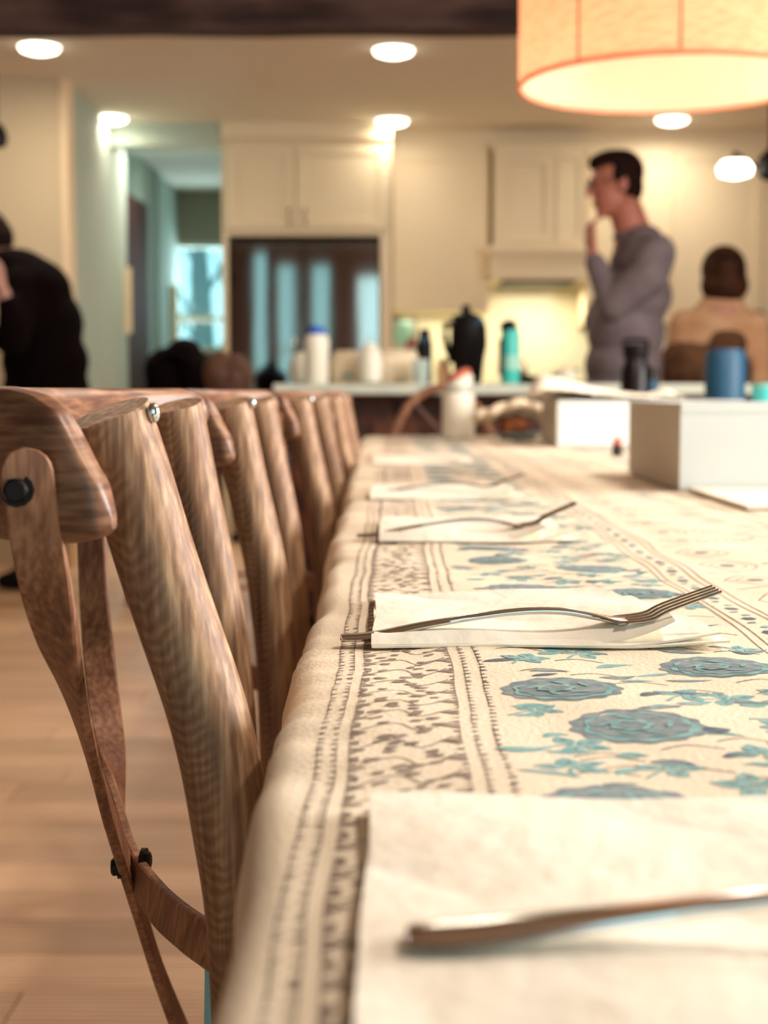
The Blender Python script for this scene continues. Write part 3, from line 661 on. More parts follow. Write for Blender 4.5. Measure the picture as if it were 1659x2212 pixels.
# dark coat and bag on a stool, left of fridge
q = P(385, 840, 5.9); st2 = stool(385, 6.35, 'wooden counter stool under the black coat heap', h=.80, seat=.62)
q = P(392, 840, 6.35); zc = q.z
k = S(6.35)
ct = thing('coat_heap', 'black coat heaped over a stool in front of the hallway window', 'coat', (q.x, 6.35, zc - .16))
bm = NB()
def up(px, py, dy=0, Y=6.35): v_ = P(px, py, Y); return (v_.x - q.x, dy, v_.z - (zc - .16))
for (a, b, rx, rz, dy) in ((358, 805, 46, 54, 0), (397, 782, 44, 54, .02), (420, 805, 42, 40, -.02), (372, 900, 48, 50, .02), (410, 900, 44, 52, 0), (360, 840, 46, 50, 0), (425, 850, 50, 50, 0), (395, 757, 32, 26, 0), (450, 805, 34, 40, .05), (345, 800, 34, 40, 0)):
    ell(bm, up(a, b, dy), (rx * k, .12, rz * k))
merged('coat_body', bm, 'black_cloth', ct, voxel=.01, smooth=9)
bm = NB(); tube(bm, catmull([up(340, 790, -.12), up(372, 765, -.13), up(405, 775, -.13), up(430, 800, -.13)], 5), .014); build('collar', bm, 'black_cloth', ct)
q2 = P(505, 840, 5.30); k = S(5.30)
bgx = thing('brown_bag', 'brown slouchy leather bag beside the black coat', 'bag', (q2.x, 5.30, q2.z - .14))
bm = NB()
for (a, b, rx, rz) in ((478, 806, 40, 48), (510, 812, 36, 48), (495, 850, 50, 50), (495, 905, 48, 56), (495, 950, 46, 46)):
    v_ = P(a, b, 5.30); ell(bm, (v_.x - q2.x, 0, v_.z - (q2.z - .14)), (rx * k, .08, rz * k))
merged('bag_body', bm, 'bag_brown', bgx, voxel=.008, smooth=5)
bm = NB(); tube(bm, catmull([(-.05, -.06, .17), (-.04, -.07, .215), (.03, -.07, .215), (.05, -.06, .17)], 5), .007); build('handle', bm, 'bag_brown', bgx)
q = P(505, 840, 5.30); st3 = stool(505, 5.30, 'wooden counter stool under the brown leather bag', h=.80, seat=.60)

# ------------------------------------------------------------------ table, cloth
TY0, TY1, TX1 = 0.12, 4.62, 1.10
XE_Y = [.1, .33, .52, .73, 1.07, 1.86, 3.0, 4.62]; XE = [-.046, -.0445, -.047, -.050, -.053, -.064, -.080, -.100]
def xe(y):
    return interp(y, XE_Y, XE) + .0016 * math.sin(y * 21) + .0012 * math.sin(y * 47 + 1) * min(1, y) + .002 * math.sin(y * 7.3)
ZC = 0.75; RC = .012
def wr(x, y):
    return .0007 * math.sin(x * 60 + y * 23) + .0006 * math.sin(y * 41 - x * 18 + 2) + .0012 * math.exp(-max(0, x - xe(y)) / .03) * math.sin(y * 85 + 12 * math.sin(y * 9) + x * 90)
def surf(x, y, off=0):
    e = xe(y) ; d = x - e
    if d >= RC: z = ZC
    else:
        d = max(d, 0.0); z = ZC - RC + math.sqrt(max(RC * RC - (RC - d) ** 2, 0))
    z += wr(x, y) - .004 * math.exp(-max(0, d) / .02)
    ey = TY1 - y
    return Vector((x, y, z + off))
tb = thing('dining_table', 'long wooden dining table hidden under the printed cloth', 'table', (.5, 2.4, 0))
build('tabletop', B(-.38, .58, -2.25, 2.19, .70, .738), 'walnut', tb, bevel=.004)
for sx_, sy_ in ((-.25, -1.9), (.5, -1.9), (-.25, 1.9), (.5, 1.9)):
    build('leg', B(sx_ - .04, sx_ + .04, sy_ - .04, sy_ + .04, 0, .70), 'walnut', tb, bevel=.004)
build('apron', B(-.28, .53, -1.95, 1.95, .62, .70), 'walnut', tb)
bm = NB(); cols = []
ys = []; y = TY0
while y < TY1 - .02: ys.append(y); y += .008 if y < 1.5 else .016
ys += [TY1 - .015, TY1 - .006, TY1]
us = [-.26, -.2, -.14, -.08, -.04, -.016] + [0, .001, .003, .006, .009, .012, .016, .021, .027, .034, .042, .052, .065] + [.08 + .02 * i for i in range(54)]
def cloth_pt(u, y):
    e = xe(y)
    if u < 0:
        a = surf(e, y); out = .010 * math.sin(y * 16 + 2 * math.sin(y * 5)) * min(1, -u / .2)
        return Vector((a.x - .003 - max(0, -u) * .03 + out, y, a.z + u))
    return surf(e + u, y)
grid = [[cloth_pt(u, y_) for u in us] for y_ in ys]
fe = []
for dz, dy in ((.004, .004), (.012, .008), (.06, .011), (.15, .016), (.24, .02)): fe.append([Vector((p.x, TY1 + dy, p.z - dz)) for p in grid[-1]])
ne = [[Vector((p.x, TY0 - dy, p.z - dz)) for p in grid[0]] for dz, dy in ((.24, .02), (.06, .01), (.008, .005))]
grid = ne + grid + fe
V = [[bm.verts.new(p) for p in r] for r in grid]
for i in range(len(V) - 1):
    for j in range(len(us) - 1): bm.faces.new((V[i][j], V[i][j + 1], V[i + 1][j + 1], V[i + 1][j]))
tc_ = build('tablecloth', bm, 'cloth'); tag(tc_, 'cream block-printed tablecloth with brown borders and blue flowers', 'tablecloth')
for p in tc_.data.polygons: p.use_smooth = True

# printed motifs, drawn as thin ink shapes lying on the cloth
INK = {k: ([], []) for k in ('print_brown', 'print_slate', 'print_navy', 'print_teal', 'print_outline', 'cloth')}
def wob(u, v): return u + .0011 * math.sin(v * 9 + 1) + .0006 * math.sin(v * 29) + .0003 * math.sin(v * 63)
def poly(pts, ink, layer=0):
    if min(p[1] for p in pts) < TY0 + .02 or max(p[1] for p in pts) > TY1 - .02 or max(p[0] for p in pts) > TX1: return
    vs, fs = INK[ink]; b0 = len(vs)
    P3 = [surf(wob(x, y_), y_, .00022 + .00010 * layer) for x, y_ in pts]
    for t_ in tessellate_polygon([[Vector((p[0], p[1], 0)) for p in pts]]): fs.append(tuple(b0 + i for i in t_))
    vs.extend([tuple(p) for p in P3])
def rect(u0, u1, v0, v1, ink, l=0): poly([(u0, v0), (u1, v0), (u1, v1), (u0, v1)], ink, l)
def leaf(u, v, L_, W2, ang, ink, l=0, bend=0):
    n_ = 6; a = []; b = []
    for i in range(n_ + 1):
        t_ = i / n_; w2 = W2 * math.sin(PI * t_ ** .8) ; x_ = (t_ - .5) * L_; o_ = bend * math.sin(PI * t_)
        a.append((x_, o_ + w2 / 2)); b.append((x_, o_ - w2 / 2))
    pts = a + b[::-1][1:-1]; ca, sa = math.cos(ang), math.sin(ang)
    poly([(u + p[0] * ca - p[1] * sa, v + p[0] * sa + p[1] * ca) for p in pts], ink, l)
def line(pts, wd, ink, l=0):
    pts = catmull([(p[0], p[1]) for p in pts], 4); a = []; b = []
    for i, p in enumerate(pts):
        q0 = pts[max(i - 1, 0)]; q1 = pts[min(i + 1, len(pts) - 1)]; dx, dy = q1[0] - q0[0], q1[1] - q0[1]; m_ = math.hypot(dx, dy) or 1
        a.append((p[0] - dy / m_ * wd / 2, p[1] + dx / m_ * wd / 2)); b.append((p[0] + dy / m_ * wd / 2, p[1] - dx / m_ * wd / 2))
    for i in range(len(pts) - 1): poly([a[i], a[i + 1], b[i + 1], b[i]], ink, l)
def rosette(u, v, R, ink, l=0, n_=14, amp=.08, sy=1.0, ph_=0):
    poly([(u + R * (1 + amp * math.cos(n_ * a + ph_)) * math.cos(a), v + sy * R * (1 + amp * math.cos(n_ * a + ph_)) * math.sin(a)) for a in [2 * PI * k / 56 for k in range(56)]], ink, l)
def flower(u, v, R, seed):
    rr = random.Random(seed)
    rosette(u, v, R, 'print_slate', 0, 13, .045, ph_=seed)
    rosette(u + .001, v - .0015, R * .84, 'print_teal', 1, 9, .05, ph_=seed)
    rosette(u + .0006, v, R * .74, 'print_slate', 2, 11, .05)
    for k in range(5):
        a = 2 * PI * k / 5 + rr.random() * .8; leaf(u + R * .48 * math.cos(a), v + R * .48 * math.sin(a), R * .42, R * .10, a + rr.uniform(.5, 1.4), 'print_teal', 3)
    rosette(u - R * .1, v, R * .32, 'print_teal', 4, 7, .10); rosette(u - R * .1, v, R * .21, 'print_slate', 5, 6, .12)
    if seed % 2: leaf(u + R * 1.12, v - R * .25, R * .45, R * .42, .3, 'print_navy', 1)
def sprig(u, v, s, ang, rr):
    ca, sa = math.cos(ang), math.sin(ang); T = lambda x, y_: (u + (x * ca - y_ * sa) * s, v + (x * sa + y_ * ca) * s)
    line([T(-1.4, -.9), T(-.6, -.2), T(0, 0)], .0016, 'print_teal', 0)
    for (x, y_, L_, W2, a) in ((.5, .5, 1.3, .85, .8), (-.5, .6, 1.2, .8, 2.2), (0, -.6, 1.5, .8, 1.5), (.75, -.3, 1.1, .7, -.3)):
        p = T(x, y_); leaf(p[0], p[1], L_ * s, W2 * s, a + ang, 'print_teal', 0, bend=.08 * s)
        p = T(x * 1.02, y_ * 1.02); leaf(p[0], p[1], L_ * s * .35, W2 * s * .2, a + ang, 'print_slate', 1)
def comb(u, v0, v1, side, rr, ink='print_brown'):
    v = v0
    while v < v1:
        L_ = rr.uniform(.02, .05)
        if rr.random() < .7: line([(u, v), (u + rr.uniform(-.0004, .0004), v + L_ / 2), (u, v + L_)], .0005, ink)
        k = v
        while k < v + L_:
            w2 = rr.uniform(.0018, .0030); t_ = rr.uniform(.0020, .0038); c_ = k + t_ / 2
            poly([(u - side * .0003, k), (u + side * w2, c_ - t_ * .15), (u + side * w2, c_ + t_ * .15), (u - side * .0003, k + t_)], ink, 1); k += rr.uniform(.0065, .0085)
        v += L_ + .002
def border(u0, v0, v1, rr, sgn=1):
    """double comb lines, zigzag leaf band, double comb lines; u0 = left line"""
    comb(u0, v0, v1, 1, rr); comb(u0 + .0075, v0, v1, -1, rr)
    a = u0 + .0125; b = u0 + .056
    comb(a, v0, v1, 1, rr); comb(b, v0, v1, -1, rr)
    v = v0
    while v < v1:
        # triangles on both sides
        poly([(a, v + .001), (a + .007, v + .006), (a, v + .010)], 'print_brown', 1); poly([(b, v + .011), (b - .009, v + .0155), (b, v + .0195)], 'print_brown', 1)
        rect(a + .0005, a + .0035, v + .014, v + .020, 'print_brown', 1)
        line([(a + .004, v + .010), (a + .018, v + .019), (b - .016, v + .006), (b - .003, v + .022)], .0009, 'print_brown', 0)
        for k in range(7):
            uu = rr.uniform(a + .008, b - .008); leaf(uu, v + .025 * k / 7 + rr.uniform(-.002, .002), rr.uniform(.005, .009), rr.uniform(.003, .0052), rr.uniform(.2, .9), 'print_brown', 1)
        v += .025
    comb(u0 + .0615, v0, v1, 1, rr); comb(u0 + .0695, v0, v1, 1, rr, 'print_outline')
rr = random.Random(5)
V1 = TY1 - .08
border(-.0285, .2, V1, rr)
# flower field
known = [(.076, .666, .0275), (.100, .593, .0275), (.076, .472, .028), (.158, .722, .028), (.093, 1.02, .027), (.165, .985, .026), (.152, 1.13, .027), (.150, .44, .026), (.112, .83, .024), (.15, .86, .022), (.085, 1.19, .024), (.16, .33, .026), (.085, .32, .026)]
fl_ = list(known); v = 1.28
while v < V1 - .05:
    fl_ += [(.08 + rr.uniform(-.006, .006), v, .026), (.155 + rr.uniform(-.006, .006), v + .07, .026)]; v += .145
for i, (u, v, R) in enumerate(fl_): flower(u, v, R, i)
occ = [(u, v, R) for u, v, R in fl_]
sprigs = [(.072, .565, .011, -.2), (.066, .53, .011, .9), (.1, .525, .010, .3), (.061, .622, .009, 0), (.13, .655, .011, .4), (.066, .745, .010, .5), (.14, .545, .012, 1.0), (.125, .50, .012, 2.0), (.165, .60, .012, .2), (.18, .66, .012, 1.2)]
v = .26
while v < V1:
    for t_ in range(5):
        u = rr.uniform(.052, .188); vv = v + rr.uniform(0, .05)
        if all(math.hypot(u - a, vv - b) > R + .013 for a, b, R in occ) and not (.5 < vv < .76 and u < .145):
            sprigs.append((u, vv, rr.uniform(.007, .011), rr.uniform(-.8, .8))); occ.append((u, vv, .008))
    v += .035
for u, v, s_2, a in sprigs: sprig(u, v, s_2, a, rr)
# trailing leaves and brown vines between flowers
v = .24
while v < V1:
    for t_ in range(5):
        u = rr.uniform(.05, .19); vv = v + rr.uniform(0, .03)
        if all(math.hypot(u - a, vv - b) > R * 1.08 for a, b, R in fl_):
            c_ = rr.random(); leaf(u, vv, rr.uniform(.012, .026), rr.uniform(.005, .010), rr.uniform(-.5, .7), 'print_teal' if c_ < .55 else 'print_slate' if c_ < .85 else 'print_navy', 0, bend=rr.uniform(-.004, .004))
        a0 = rr.uniform(.05, .17)
        if all(math.hypot(a0 + .01 - a, vv - b) > R * 1.35 for a, b, R in fl_): line([(a0, vv), (a0 + .012, vv + .006), (a0 + .024, vv - .002)], .0009, 'print_outline', 0)
    v += .03
# second border of plain lines with dots, then inner field
for u in (.196, .2015, .221, .2265):
    line([(u, .22)] + [(u + rr.uniform(-.0008, .0008), .3 + .08 * k) for k in range(int((V1 - .3) / .08))], .0011, 'print_brown')
v = .25
while v < V1:
    rosette(.211, v, .0042, 'print_navy', 0, 6, .1, sy=1.3); leaf(.213, v + .017, .008, .006, 1.4, 'print_teal'); leaf(.209, v + .032, .008, .005, .9, 'print_slate'); v += .048
v = .3
while v < V1:
    u = .235; line([(.24, v), (.262, v + .035), (.285, v), (.262, v - .035), (.24, v)], .0011, 'print_brown'); line([(.248, v), (.262, v + .022), (.277, v), (.262, v - .022), (.248, v)], .0009, 'print_brown')
    for k in range(6): leaf(.24 + .004 * k, v + .045 + .002 * k, .011, .0012, .4, 'print_brown')
    for k in range(5): leaf(.295 + .008 * k, v + .01 - .006 * math.sin(PI * k / 4), .009, .007, 1.2, 'print_teal')
    rosette(.262, v, .006, 'print_navy', 0, 6, .1)
    for k in range(3): leaf(.34 + rr.uniform(-.01, .02), v + .03 * k, .03, .007, rr.uniform(-.2, .3), 'print_slate')
    v += .095
for u in (.375, .381, .398, .404): line([(u, .3)] + [(u, .4 + .15 * k) for k in range(int((V1 - .4) / .15))], .0012, 'print_brown')
v = .5; i = 0
while v < V1:
    for u in (.45, .54, .63, .72, .81): 
        flower(u + (.04 if i % 2 else 0), v, .028, i + int(u * 100))
        leaf(u + .045, v + .03, .03, .008, rr.uniform(-.5, .5), 'print_teal'); leaf(u - .01, v + .045, .03, .008, rr.uniform(-.5, .5), 'print_slate')
    v += .1; i += 1
for ink, (vs, fs) in INK.items():
    if not vs: continue
    me = bpy.data.meshes.new('printed_pattern'); me.from_pydata(vs, [], fs); me.materials.append(M[ink])
    # make faces point up
    o = bpy.data.objects.new('printed_pattern', me); link(o, tc_, 'stuff', {'print_brown': 'brown printed border strokes', 'print_slate': 'slate blue printed flowers', 'print_navy': 'dark navy printed accents', 'print_teal': 'teal printed leaves', 'print_outline': 'fine brown printed lines', 'cloth': 'cream petals left bare inside flowers'}[ink])

# ------------------------------------------------------------------ napkins
def zt_at(x, y_): return surf(x, y_).z
def napkin(label, x0, x1, yn, yf, seed, right=.0, puff=.006, skew=.0, th=.0013, fl_lift=.003, layers=3):
    rr_ = random.Random(seed); r_ = thing('paper_napkin', label, 'napkin', ((x0 + x1) / 2, (yn + yf) / 2, ZC), 0, 'folded white paper napkins along the table edge')
    cx_, cy_ = (x0 + x1) / 2, (yn + yf) / 2
    nx, ny = 34, 26
    for L_ in range(layers):
        bm = NB(); top = []; bot = []
        rx = x1 - right * L_ * .0 - (layers - 1 - L_) * -.0 + (-.012 * L_ if L_ else 0.0); 
        ph1, ph2 = rr_.uniform(0, 6), rr_.uniform(0, 6)
        for j in range(ny + 1):
            b = j / ny; rt = []; rb = []
            for i in range(nx + 1):
                a = i / nx
                xr = x1 - .010 * L_ - right * b + .004 * math.sin(b * 5 + ph1) * (L_ + .5)
                xx = x0 + .0007 * math.sin(b * 7 + ph2) + a * (xr - x0) ; yy = yn + b * (yf - yn) + skew * a + .0025 * math.sin(a * 6 + ph1) * (1 - b) + .001 * L_
                base = ZC + .0025 + L_ * th
                z = base + .0010 * math.sin(a * 9 + b * 4 + ph1) + .0008 * math.sin(b * 13 + a * 3 + ph2)
                z += puff * (L_ + .3) / layers * (a ** 3.2) * (.4 + .6 * math.sin(PI * min(1, b * 1.4 + .25)) ** 2)
                z += fl_lift * (L_ / max(1, layers - 1)) * math.exp(-(b / .10) ** 2) * (.5 + .5 * math.sin(a * 5 + 1.2)) 
                fo = math.sqrt(max(0, 1 - (1 - min(1, b / .06)) ** 2)); fo = fo + (1 - fo) * max(0, (a - .72) / .28)
                z = ZC + .0015 + .0004 * L_ + (z - ZC - .0015 - .0004 * L_) * fo
                rt.append(Vector((xx - cx_, yy - cy_, z + th * .42 - ZC))); rb.append(Vector((xx - cx_, yy - cy_, z - th * .42 - ZC)))
            top.append(rt); bot.append(rb)
        T = [[bm.verts.new(p) for p in r] for r in top]; Bt = [[bm.verts.new(p) for p in r] for r in bot]
        for j in range(ny):
            for i in range(nx): bm.faces.new((T[j][i], T[j][i + 1], T[j + 1][i + 1], T[j + 1][i])); bm.faces.new((Bt[j][i], Bt[j + 1][i], Bt[j + 1][i + 1], Bt[j][i + 1]))
        for i in range(nx): bm.faces.new((T[0][i], Bt[0][i], Bt[0][i + 1], T[0][i + 1])); bm.faces.new((T[ny][i], T[ny][i + 1], Bt[ny][i + 1], Bt[ny][i]))
        for j in range(ny): bm.faces.new((T[j][0], T[j + 1][0], Bt[j + 1][0], Bt[j][0])); bm.faces.new((T[j][nx], Bt[j][nx], Bt[j + 1][nx], T[j + 1][nx]))
        build('napkin_fold', bm, 'napkin_paper', r_)
    return r_
napkin('white paper napkin nearest the viewer, filling the bottom right corner', -.0075, .19, .24, .468, 1, puff=.002, fl_lift=.001)
napkin('crisp white paper napkin in sharp focus under the second fork', -.011, .178, .772, .955, 2, right=.022, puff=.013, fl_lift=.004, layers=3)
napkin('white paper napkin third from the viewer with a blurred fork', -.013, .163, 1.325, 1.53, 3, puff=.013, fl_lift=.006)
napkin('white paper napkin fourth from the viewer, beyond the third fork', -.03, .165, 1.86, 2.10, 4, puff=.013, fl_lift=.004)
napkin('small white paper napkin farthest along the table edge', -.04, .155, 2.78, 3.12, 5, puff=.004, fl_lift=.002)

# ------------------------------------------------------------------ forks
def make_fork(label, path, group='steel forks laid on the napkins', ysc=1.0):
    """path: list of (x, y, z, halfwidth, halfthick); x along the fork, built at world place"""
    base = Vector((path[0][0], path[0][1], ZC)); r_ = thing('fork', label, 'fork', base, 0, group)
    pts = catmull(path, 5); rings = []
    for i, p in enumerate(pts):
        q0 = Vector(pts[max(i - 1, 0)][:3]); q1 = Vector(pts[min(i + 1, len(pts) - 1)][:3]); t_ = (q1 - q0).normalized(); s_1 = Vector((0, 0, 1)).cross(t_).normalized(); u_ = t_.cross(s_1).normalized()
        c_ = Vector(p[:3]) - base
        rings.append([c_ + s_1 * p[3] * math.copysign(abs(math.cos(a)) ** .8, math.cos(a)) + u_ * p[4] * math.copysign(abs(math.sin(a)) ** .8, math.sin(a)) for a in [2 * PI * k / 16 for k in range(16)]])
    bm = NB(); loft(bm, rings); build('handle', bm, 'cutlery', r_)
    return r_, base
def tines(r_, base, p0, p1, p2, hw):
    for k in range(4):
        off = (k - 1.5) / 1.5 * hw; pts = catmull([(p0[0] - .004, p0[1] + off * .85, p0[2]), (p0[0] + .25 * (p2[0] - p0[0]), p0[1] + off, p0[2] + .12 * (p2[2] - p0[2])), (p1[0], p1[1] + off, p1[2]), (p2[0], p2[1] + off * .95, p2[2])], 5); rings = []
        n_ = len(pts)
        for i, p in enumerate(pts):
            q0 = Vector(pts[max(i - 1, 0)]); q1 = Vector(pts[min(i + 1, n_ - 1)]); t_ = (q1 - q0).normalized(); s_1 = Vector((0, 0, 1)).cross(t_).normalized(); u_ = t_.cross(s_1).normalized()
            w_ = .0017 * (1 - .45 * i / n_); h_ = .0011 * (1 - .3 * i / n_); c_ = Vector(p) - base
            rings.append([c_ + s_1 * w_ * math.cos(a) + u_ * h_ * math.sin(a) for a in [2 * PI * k2 / 10 for k2 in range(10)]])
        bm = NB(); loft(bm, rings); build('tine', bm, 'cutlery', r_)
z0 = ZC
def std_fork(label, x, y, h, tip=.0245, s=1.0, dy=0.0, z0=ZC, neck=.66, e=1.0):
    X = lambda a: x + a * s
    Yy = lambda a: y + dy * a / .2
    r_, b_ = make_fork(label, [(X(0), Yy(0), z0 + .0032, .0050, .0014), (X(.0025), Yy(.004), z0 + .0034, .0076, .0018), (X(.018), Yy(.018), z0 + .0045, .0085, .0020), (X(.05), Yy(.05), z0 + h * .62, .0058, .0018), (X(.09), Yy(.09), z0 + h * .95, .0036, .0019), (X(.117), Yy(.117), z0 + h, .0030, .0020), (X(.136), Yy(.136), z0 + h * .84, .0034, .0018), (X(.146), Yy(.146), z0 + h * .74, .0090, .0014), (X(.153), Yy(.153), z0 + h * .72, .0132, .0012)])
    tines(r_, b_, (X(.152), Yy(.152), z0 + h * .72), (X(.175), Yy(.175), z0 + h * .72 + (tip - h * .72) * .42), (X(.202), Yy(.202), z0 + tip), .0120)
    return r_
std_fork('steel fork in sharp focus lying on the second napkin', -.0285, .790, .0180, tip=.030)
std_fork('bronze-lit steel fork nearest the viewer, only its blurred handle showing', .003, .338, .0140, z0=ZC + .0045)
std_fork('blurred steel fork on the third napkin', -.034, 1.36, .018, tip=.034)
std_fork('blurred steel fork on the fourth napkin', -.03, 1.95, .016, tip=.028)

# ------------------------------------------------------------------ bentwood cross-back chairs
CH = Vector((-.1385, .845, 0))
def ribbon(bm, ctrl, w_, th, per=6, taper=True):
    """ctrl: (x,y,z, nx,ny,nz) strip centre and face normal"""
    pts = catmull(ctrl, per); rings = []; n_ = len(pts)
    for i, p in enumerate(pts):
        c_ = Vector(p[:3]); nn = Vector(p[3:6]).normalized(); t_ = (Vector(pts[min(i + 1, n_ - 1)][:3]) - Vector(pts[max(i - 1, 0)][:3])).normalized()
        sd = t_.cross(nn).normalized(); nn = sd.cross(t_).normalized(); ww = w_ / 2
        if taper:
            dist = (c_ - Vector(pts[0][:3])).length
            if dist < ww: ww = math.sqrt(max(ww ** 2 - (ww - dist) ** 2, 1e-8))
        h = th / 2; c = min(h * .4, .001)
        rings.append([c_ + sd * a + nn * b for a, b in ((-ww, -h + c), (-ww + c, -h), (ww - c, -h), (ww, -h + c), (ww, h - c), (ww - c, h), (-ww + c, h), (-ww, h - c))])
    return loft(bm, rings)
def hexbolt(bm, c, nrm, r, h, washer=True):
    c = Vector(c); nrm = Vector(nrm).normalized(); s_1, u_ = frame(nrm)
    def rg(rad, d, n_): return [c + nrm * d + (s_1 * math.cos(2 * PI * k / 12) + u_ * math.sin(2 * PI * k / 12)) * rad * (1 if n_ == 12 else (1.0 if k % 2 == 0 else .93)) for k in range(12)]
    if washer: loft(bm, [rg(r * 1.35, -.001, 12), rg(r * 1.35, .0015, 12)])
    loft(bm, [rg(r, .001, 6), rg(r, h * .8, 6), rg(r * .75, h, 12)])
chair = thing('cross_back_chair', 'weathered oak cross-back dining chair nearest the viewer, its near post filling the left', 'chair', CH, 0, 'cross-back chairs along the table')
def loc(p): return Vector(p) - CH
prof = [(.000, .876), (.0085, .85), (.0196, .812), (.030, .78), (.0405, .748), (.0475, .72), (.053, .688), (.0585, .65), (.061, .60), (.063, .52), (.062, .44), (.052, .30), (.030, .15), (.0, 0.0)]
posts = {}
def post_mesh(bx_, by_, lean):
    pts = [Vector((bx_ + (a * lean if z > .4 else a * (lean + (1 - lean) * (.44 - z) / .44)), by_, z)) - CH for a, z in prof]
    fine = catmull(pts, 5); rad = [.0182 if p[2] > .6 else .0182 + (.6 - p[2]) * .004 for p in fine]
    bm = NB(); tube(bm, fine, rad, n=28, up=Vector((0, 1, 0)))
    top = Vector(fine[0]); ring = [v_ for v_ in bm.verts if (v_.co - top).length < .0186]
    cap = [f for f in bm.faces if len(f.verts) > 4 and (f.calc_center_median() - top).length < .004][0]
    for v_ in cap.verts: v_.co.z += .24 * (v_.co.y - top.y) - .02 * (v_.co.x - top.x); v_.co.z -= .001
    r_ = bmesh.ops.inset_region(bm, faces=[cap], thickness=.0022)
    for v_ in cap.verts: v_.co.z += .0010
    return bm
for key, (bx_, by_) in (('near', (-.1265, .66)), ('far', (-.151, 1.03))):
    posts[key] = build('back_post', post_mesh(bx_, by_, 1.0 if key == 'near' else .62), 'oak_post', chair)
# curved top rail wrapping round the outside of the posts
path = [(-.115, .607), (-.129, .610), (-.146, .618), (-.166, .635), (-.186, .668), (-.203, .74), (-.209, .84), (-.205, .93), (-.190, 1.015), (-.172, 1.055), (-.152, 1.082), (-.137, 1.092)]
ps = catmull(path, 6); L = [0]
for a, b in zip(ps, ps[1:]): L.append(L[-1] + math.hypot(b[0] - a[0], b[1] - a[1]))
tot = L[-1]; rings = []
for i, p in enumerate(ps):
    q0 = ps[max(i - 1, 0)]; q1 = ps[min(i + 1, len(ps) - 1)]; t_ = Vector((q1[0] - q0[0], q1[1] - q0[1], 0)).normalized(); nn = Vector((-t_.y, t_.x, 0))   # outward left
    s_ = L[i]; e = tot - s_
    zt = interp(s_, [0, .003, .010, .016, .023, .035, .05, .10], [.836, .8475, .858, .869, .8785, .885, .8875, .8885])
    zb = interp(s_, [0, .003, .008, .018, .04, .08], [.829, .826, .8245, .8225, .8215, .8215])
    zt = min(zt, interp(e, [0, .003, .008, .02], [.872, .879, .8835, .888])); zb = max(zb, interp(e, [0, .003, .008, .03, .09, .16], [.868, .860, .856, .853, .847, .8215]))
    th = .009 * min(1, .35 + s_ / .008) * min(1, .35 + e / .008); hh = (zt - zb) / 2; zc = (zt + zb) / 2; ring = []
    for k in range(20):
        a = 2 * PI * k / 20; cx_ = math.copysign(abs(math.cos(a)) ** .55, math.cos(a)); cz_ = math.copysign(abs(math.sin(a)) ** .55, math.sin(a))
        ring.append(Vector((p[0], p[1], zc)) - CH + nn * (th * cx_) + Vector((0, 0, hh * cz_)))
    rings.append(ring)
bm = NB(); loft(bm, rings); rail = build('top_rail', bm, 'oak_rail', chair)
# crossing strips: pixel tracks of the first chair turned into points on the curved back
A_ = [(52, 966, .598, .35, -1, 0), (62, 1060, .600, .3, -1, 0), (92, 1230, .612, .1, -1, 0), (128, 1400, .64, -.35, -1, 0), (176, 1560, .69, -.9, -.8, 0), (222, 1720, .75, -1, -.42, 0), (268, 1860, .805, -1, -.26, 0), (306, 1985, .86, -1, -.28, 0), (345, 2110, .92, -1, -.25, 0), (400, 2250, .98, -1, 0, 0), (450, 2370, 1.02, -1, .4, 0)]
B_ = [(196, 1090, 1.06, .25, 1, 0), (204, 1300, 1.04, .2, 1, 0), (220, 1480, 1.0, -.2, 1, 0), (240, 1640, .95, -.55, .8, 0), (262, 1780, .885, -.9, .12, 0), (290, 1872, .825, -1, -.22, 0), (340, 1950, .77, -.9, -.5, .2), (400, 2005, .72, -.55, -.9, .2), (460, 2046, .695, -.3, -1, .2), (520, 2080, .69, -.1, -1, .2)]
def track(tr): return [(*(P(a, b, c) - CH), d, e, f) for a, b, c, d, e, f in tr]
sa = track(A_); bm = NB(); ribbon(bm, sa, .0215, .0055); sA = build('cross_strip', bm, 'oak_strip', chair)
sb = track(B_); bm = NB(); ribbon(bm, sb, .0215, .0055); sB = build('cross_strip', bm, 'oak_strip', chair)
bm = NB(); hexbolt(bm, Vector(sa[1][:3]) + Vector((-.004, -.003, .0005)), (.1, -1, 0), .0052, .005); build('bolt', bm, 'bolt_iron', chair)
xc = P(272, 1872, .80) - CH; bm = NB(); hexbolt(bm, xc + Vector((-.003, 0, 0)), (-1, -.12, 0), .0050, .0052); hexbolt(bm, xc + Vector((.008, .01, .0)), (1, -.12, 0), .0055, .004); build('bolt', bm, 'bolt_iron', chair)
for key, px, py, Y in (('near', 331, 892, .655),):
    c_ = P(px, py, Y) - CH; bm = NB(); ell(bm, c_, (.0030, .0030, .0046), n=14); build('bolt_cap', bm, 'chrome', chair, label='shiny chrome bolt cap')
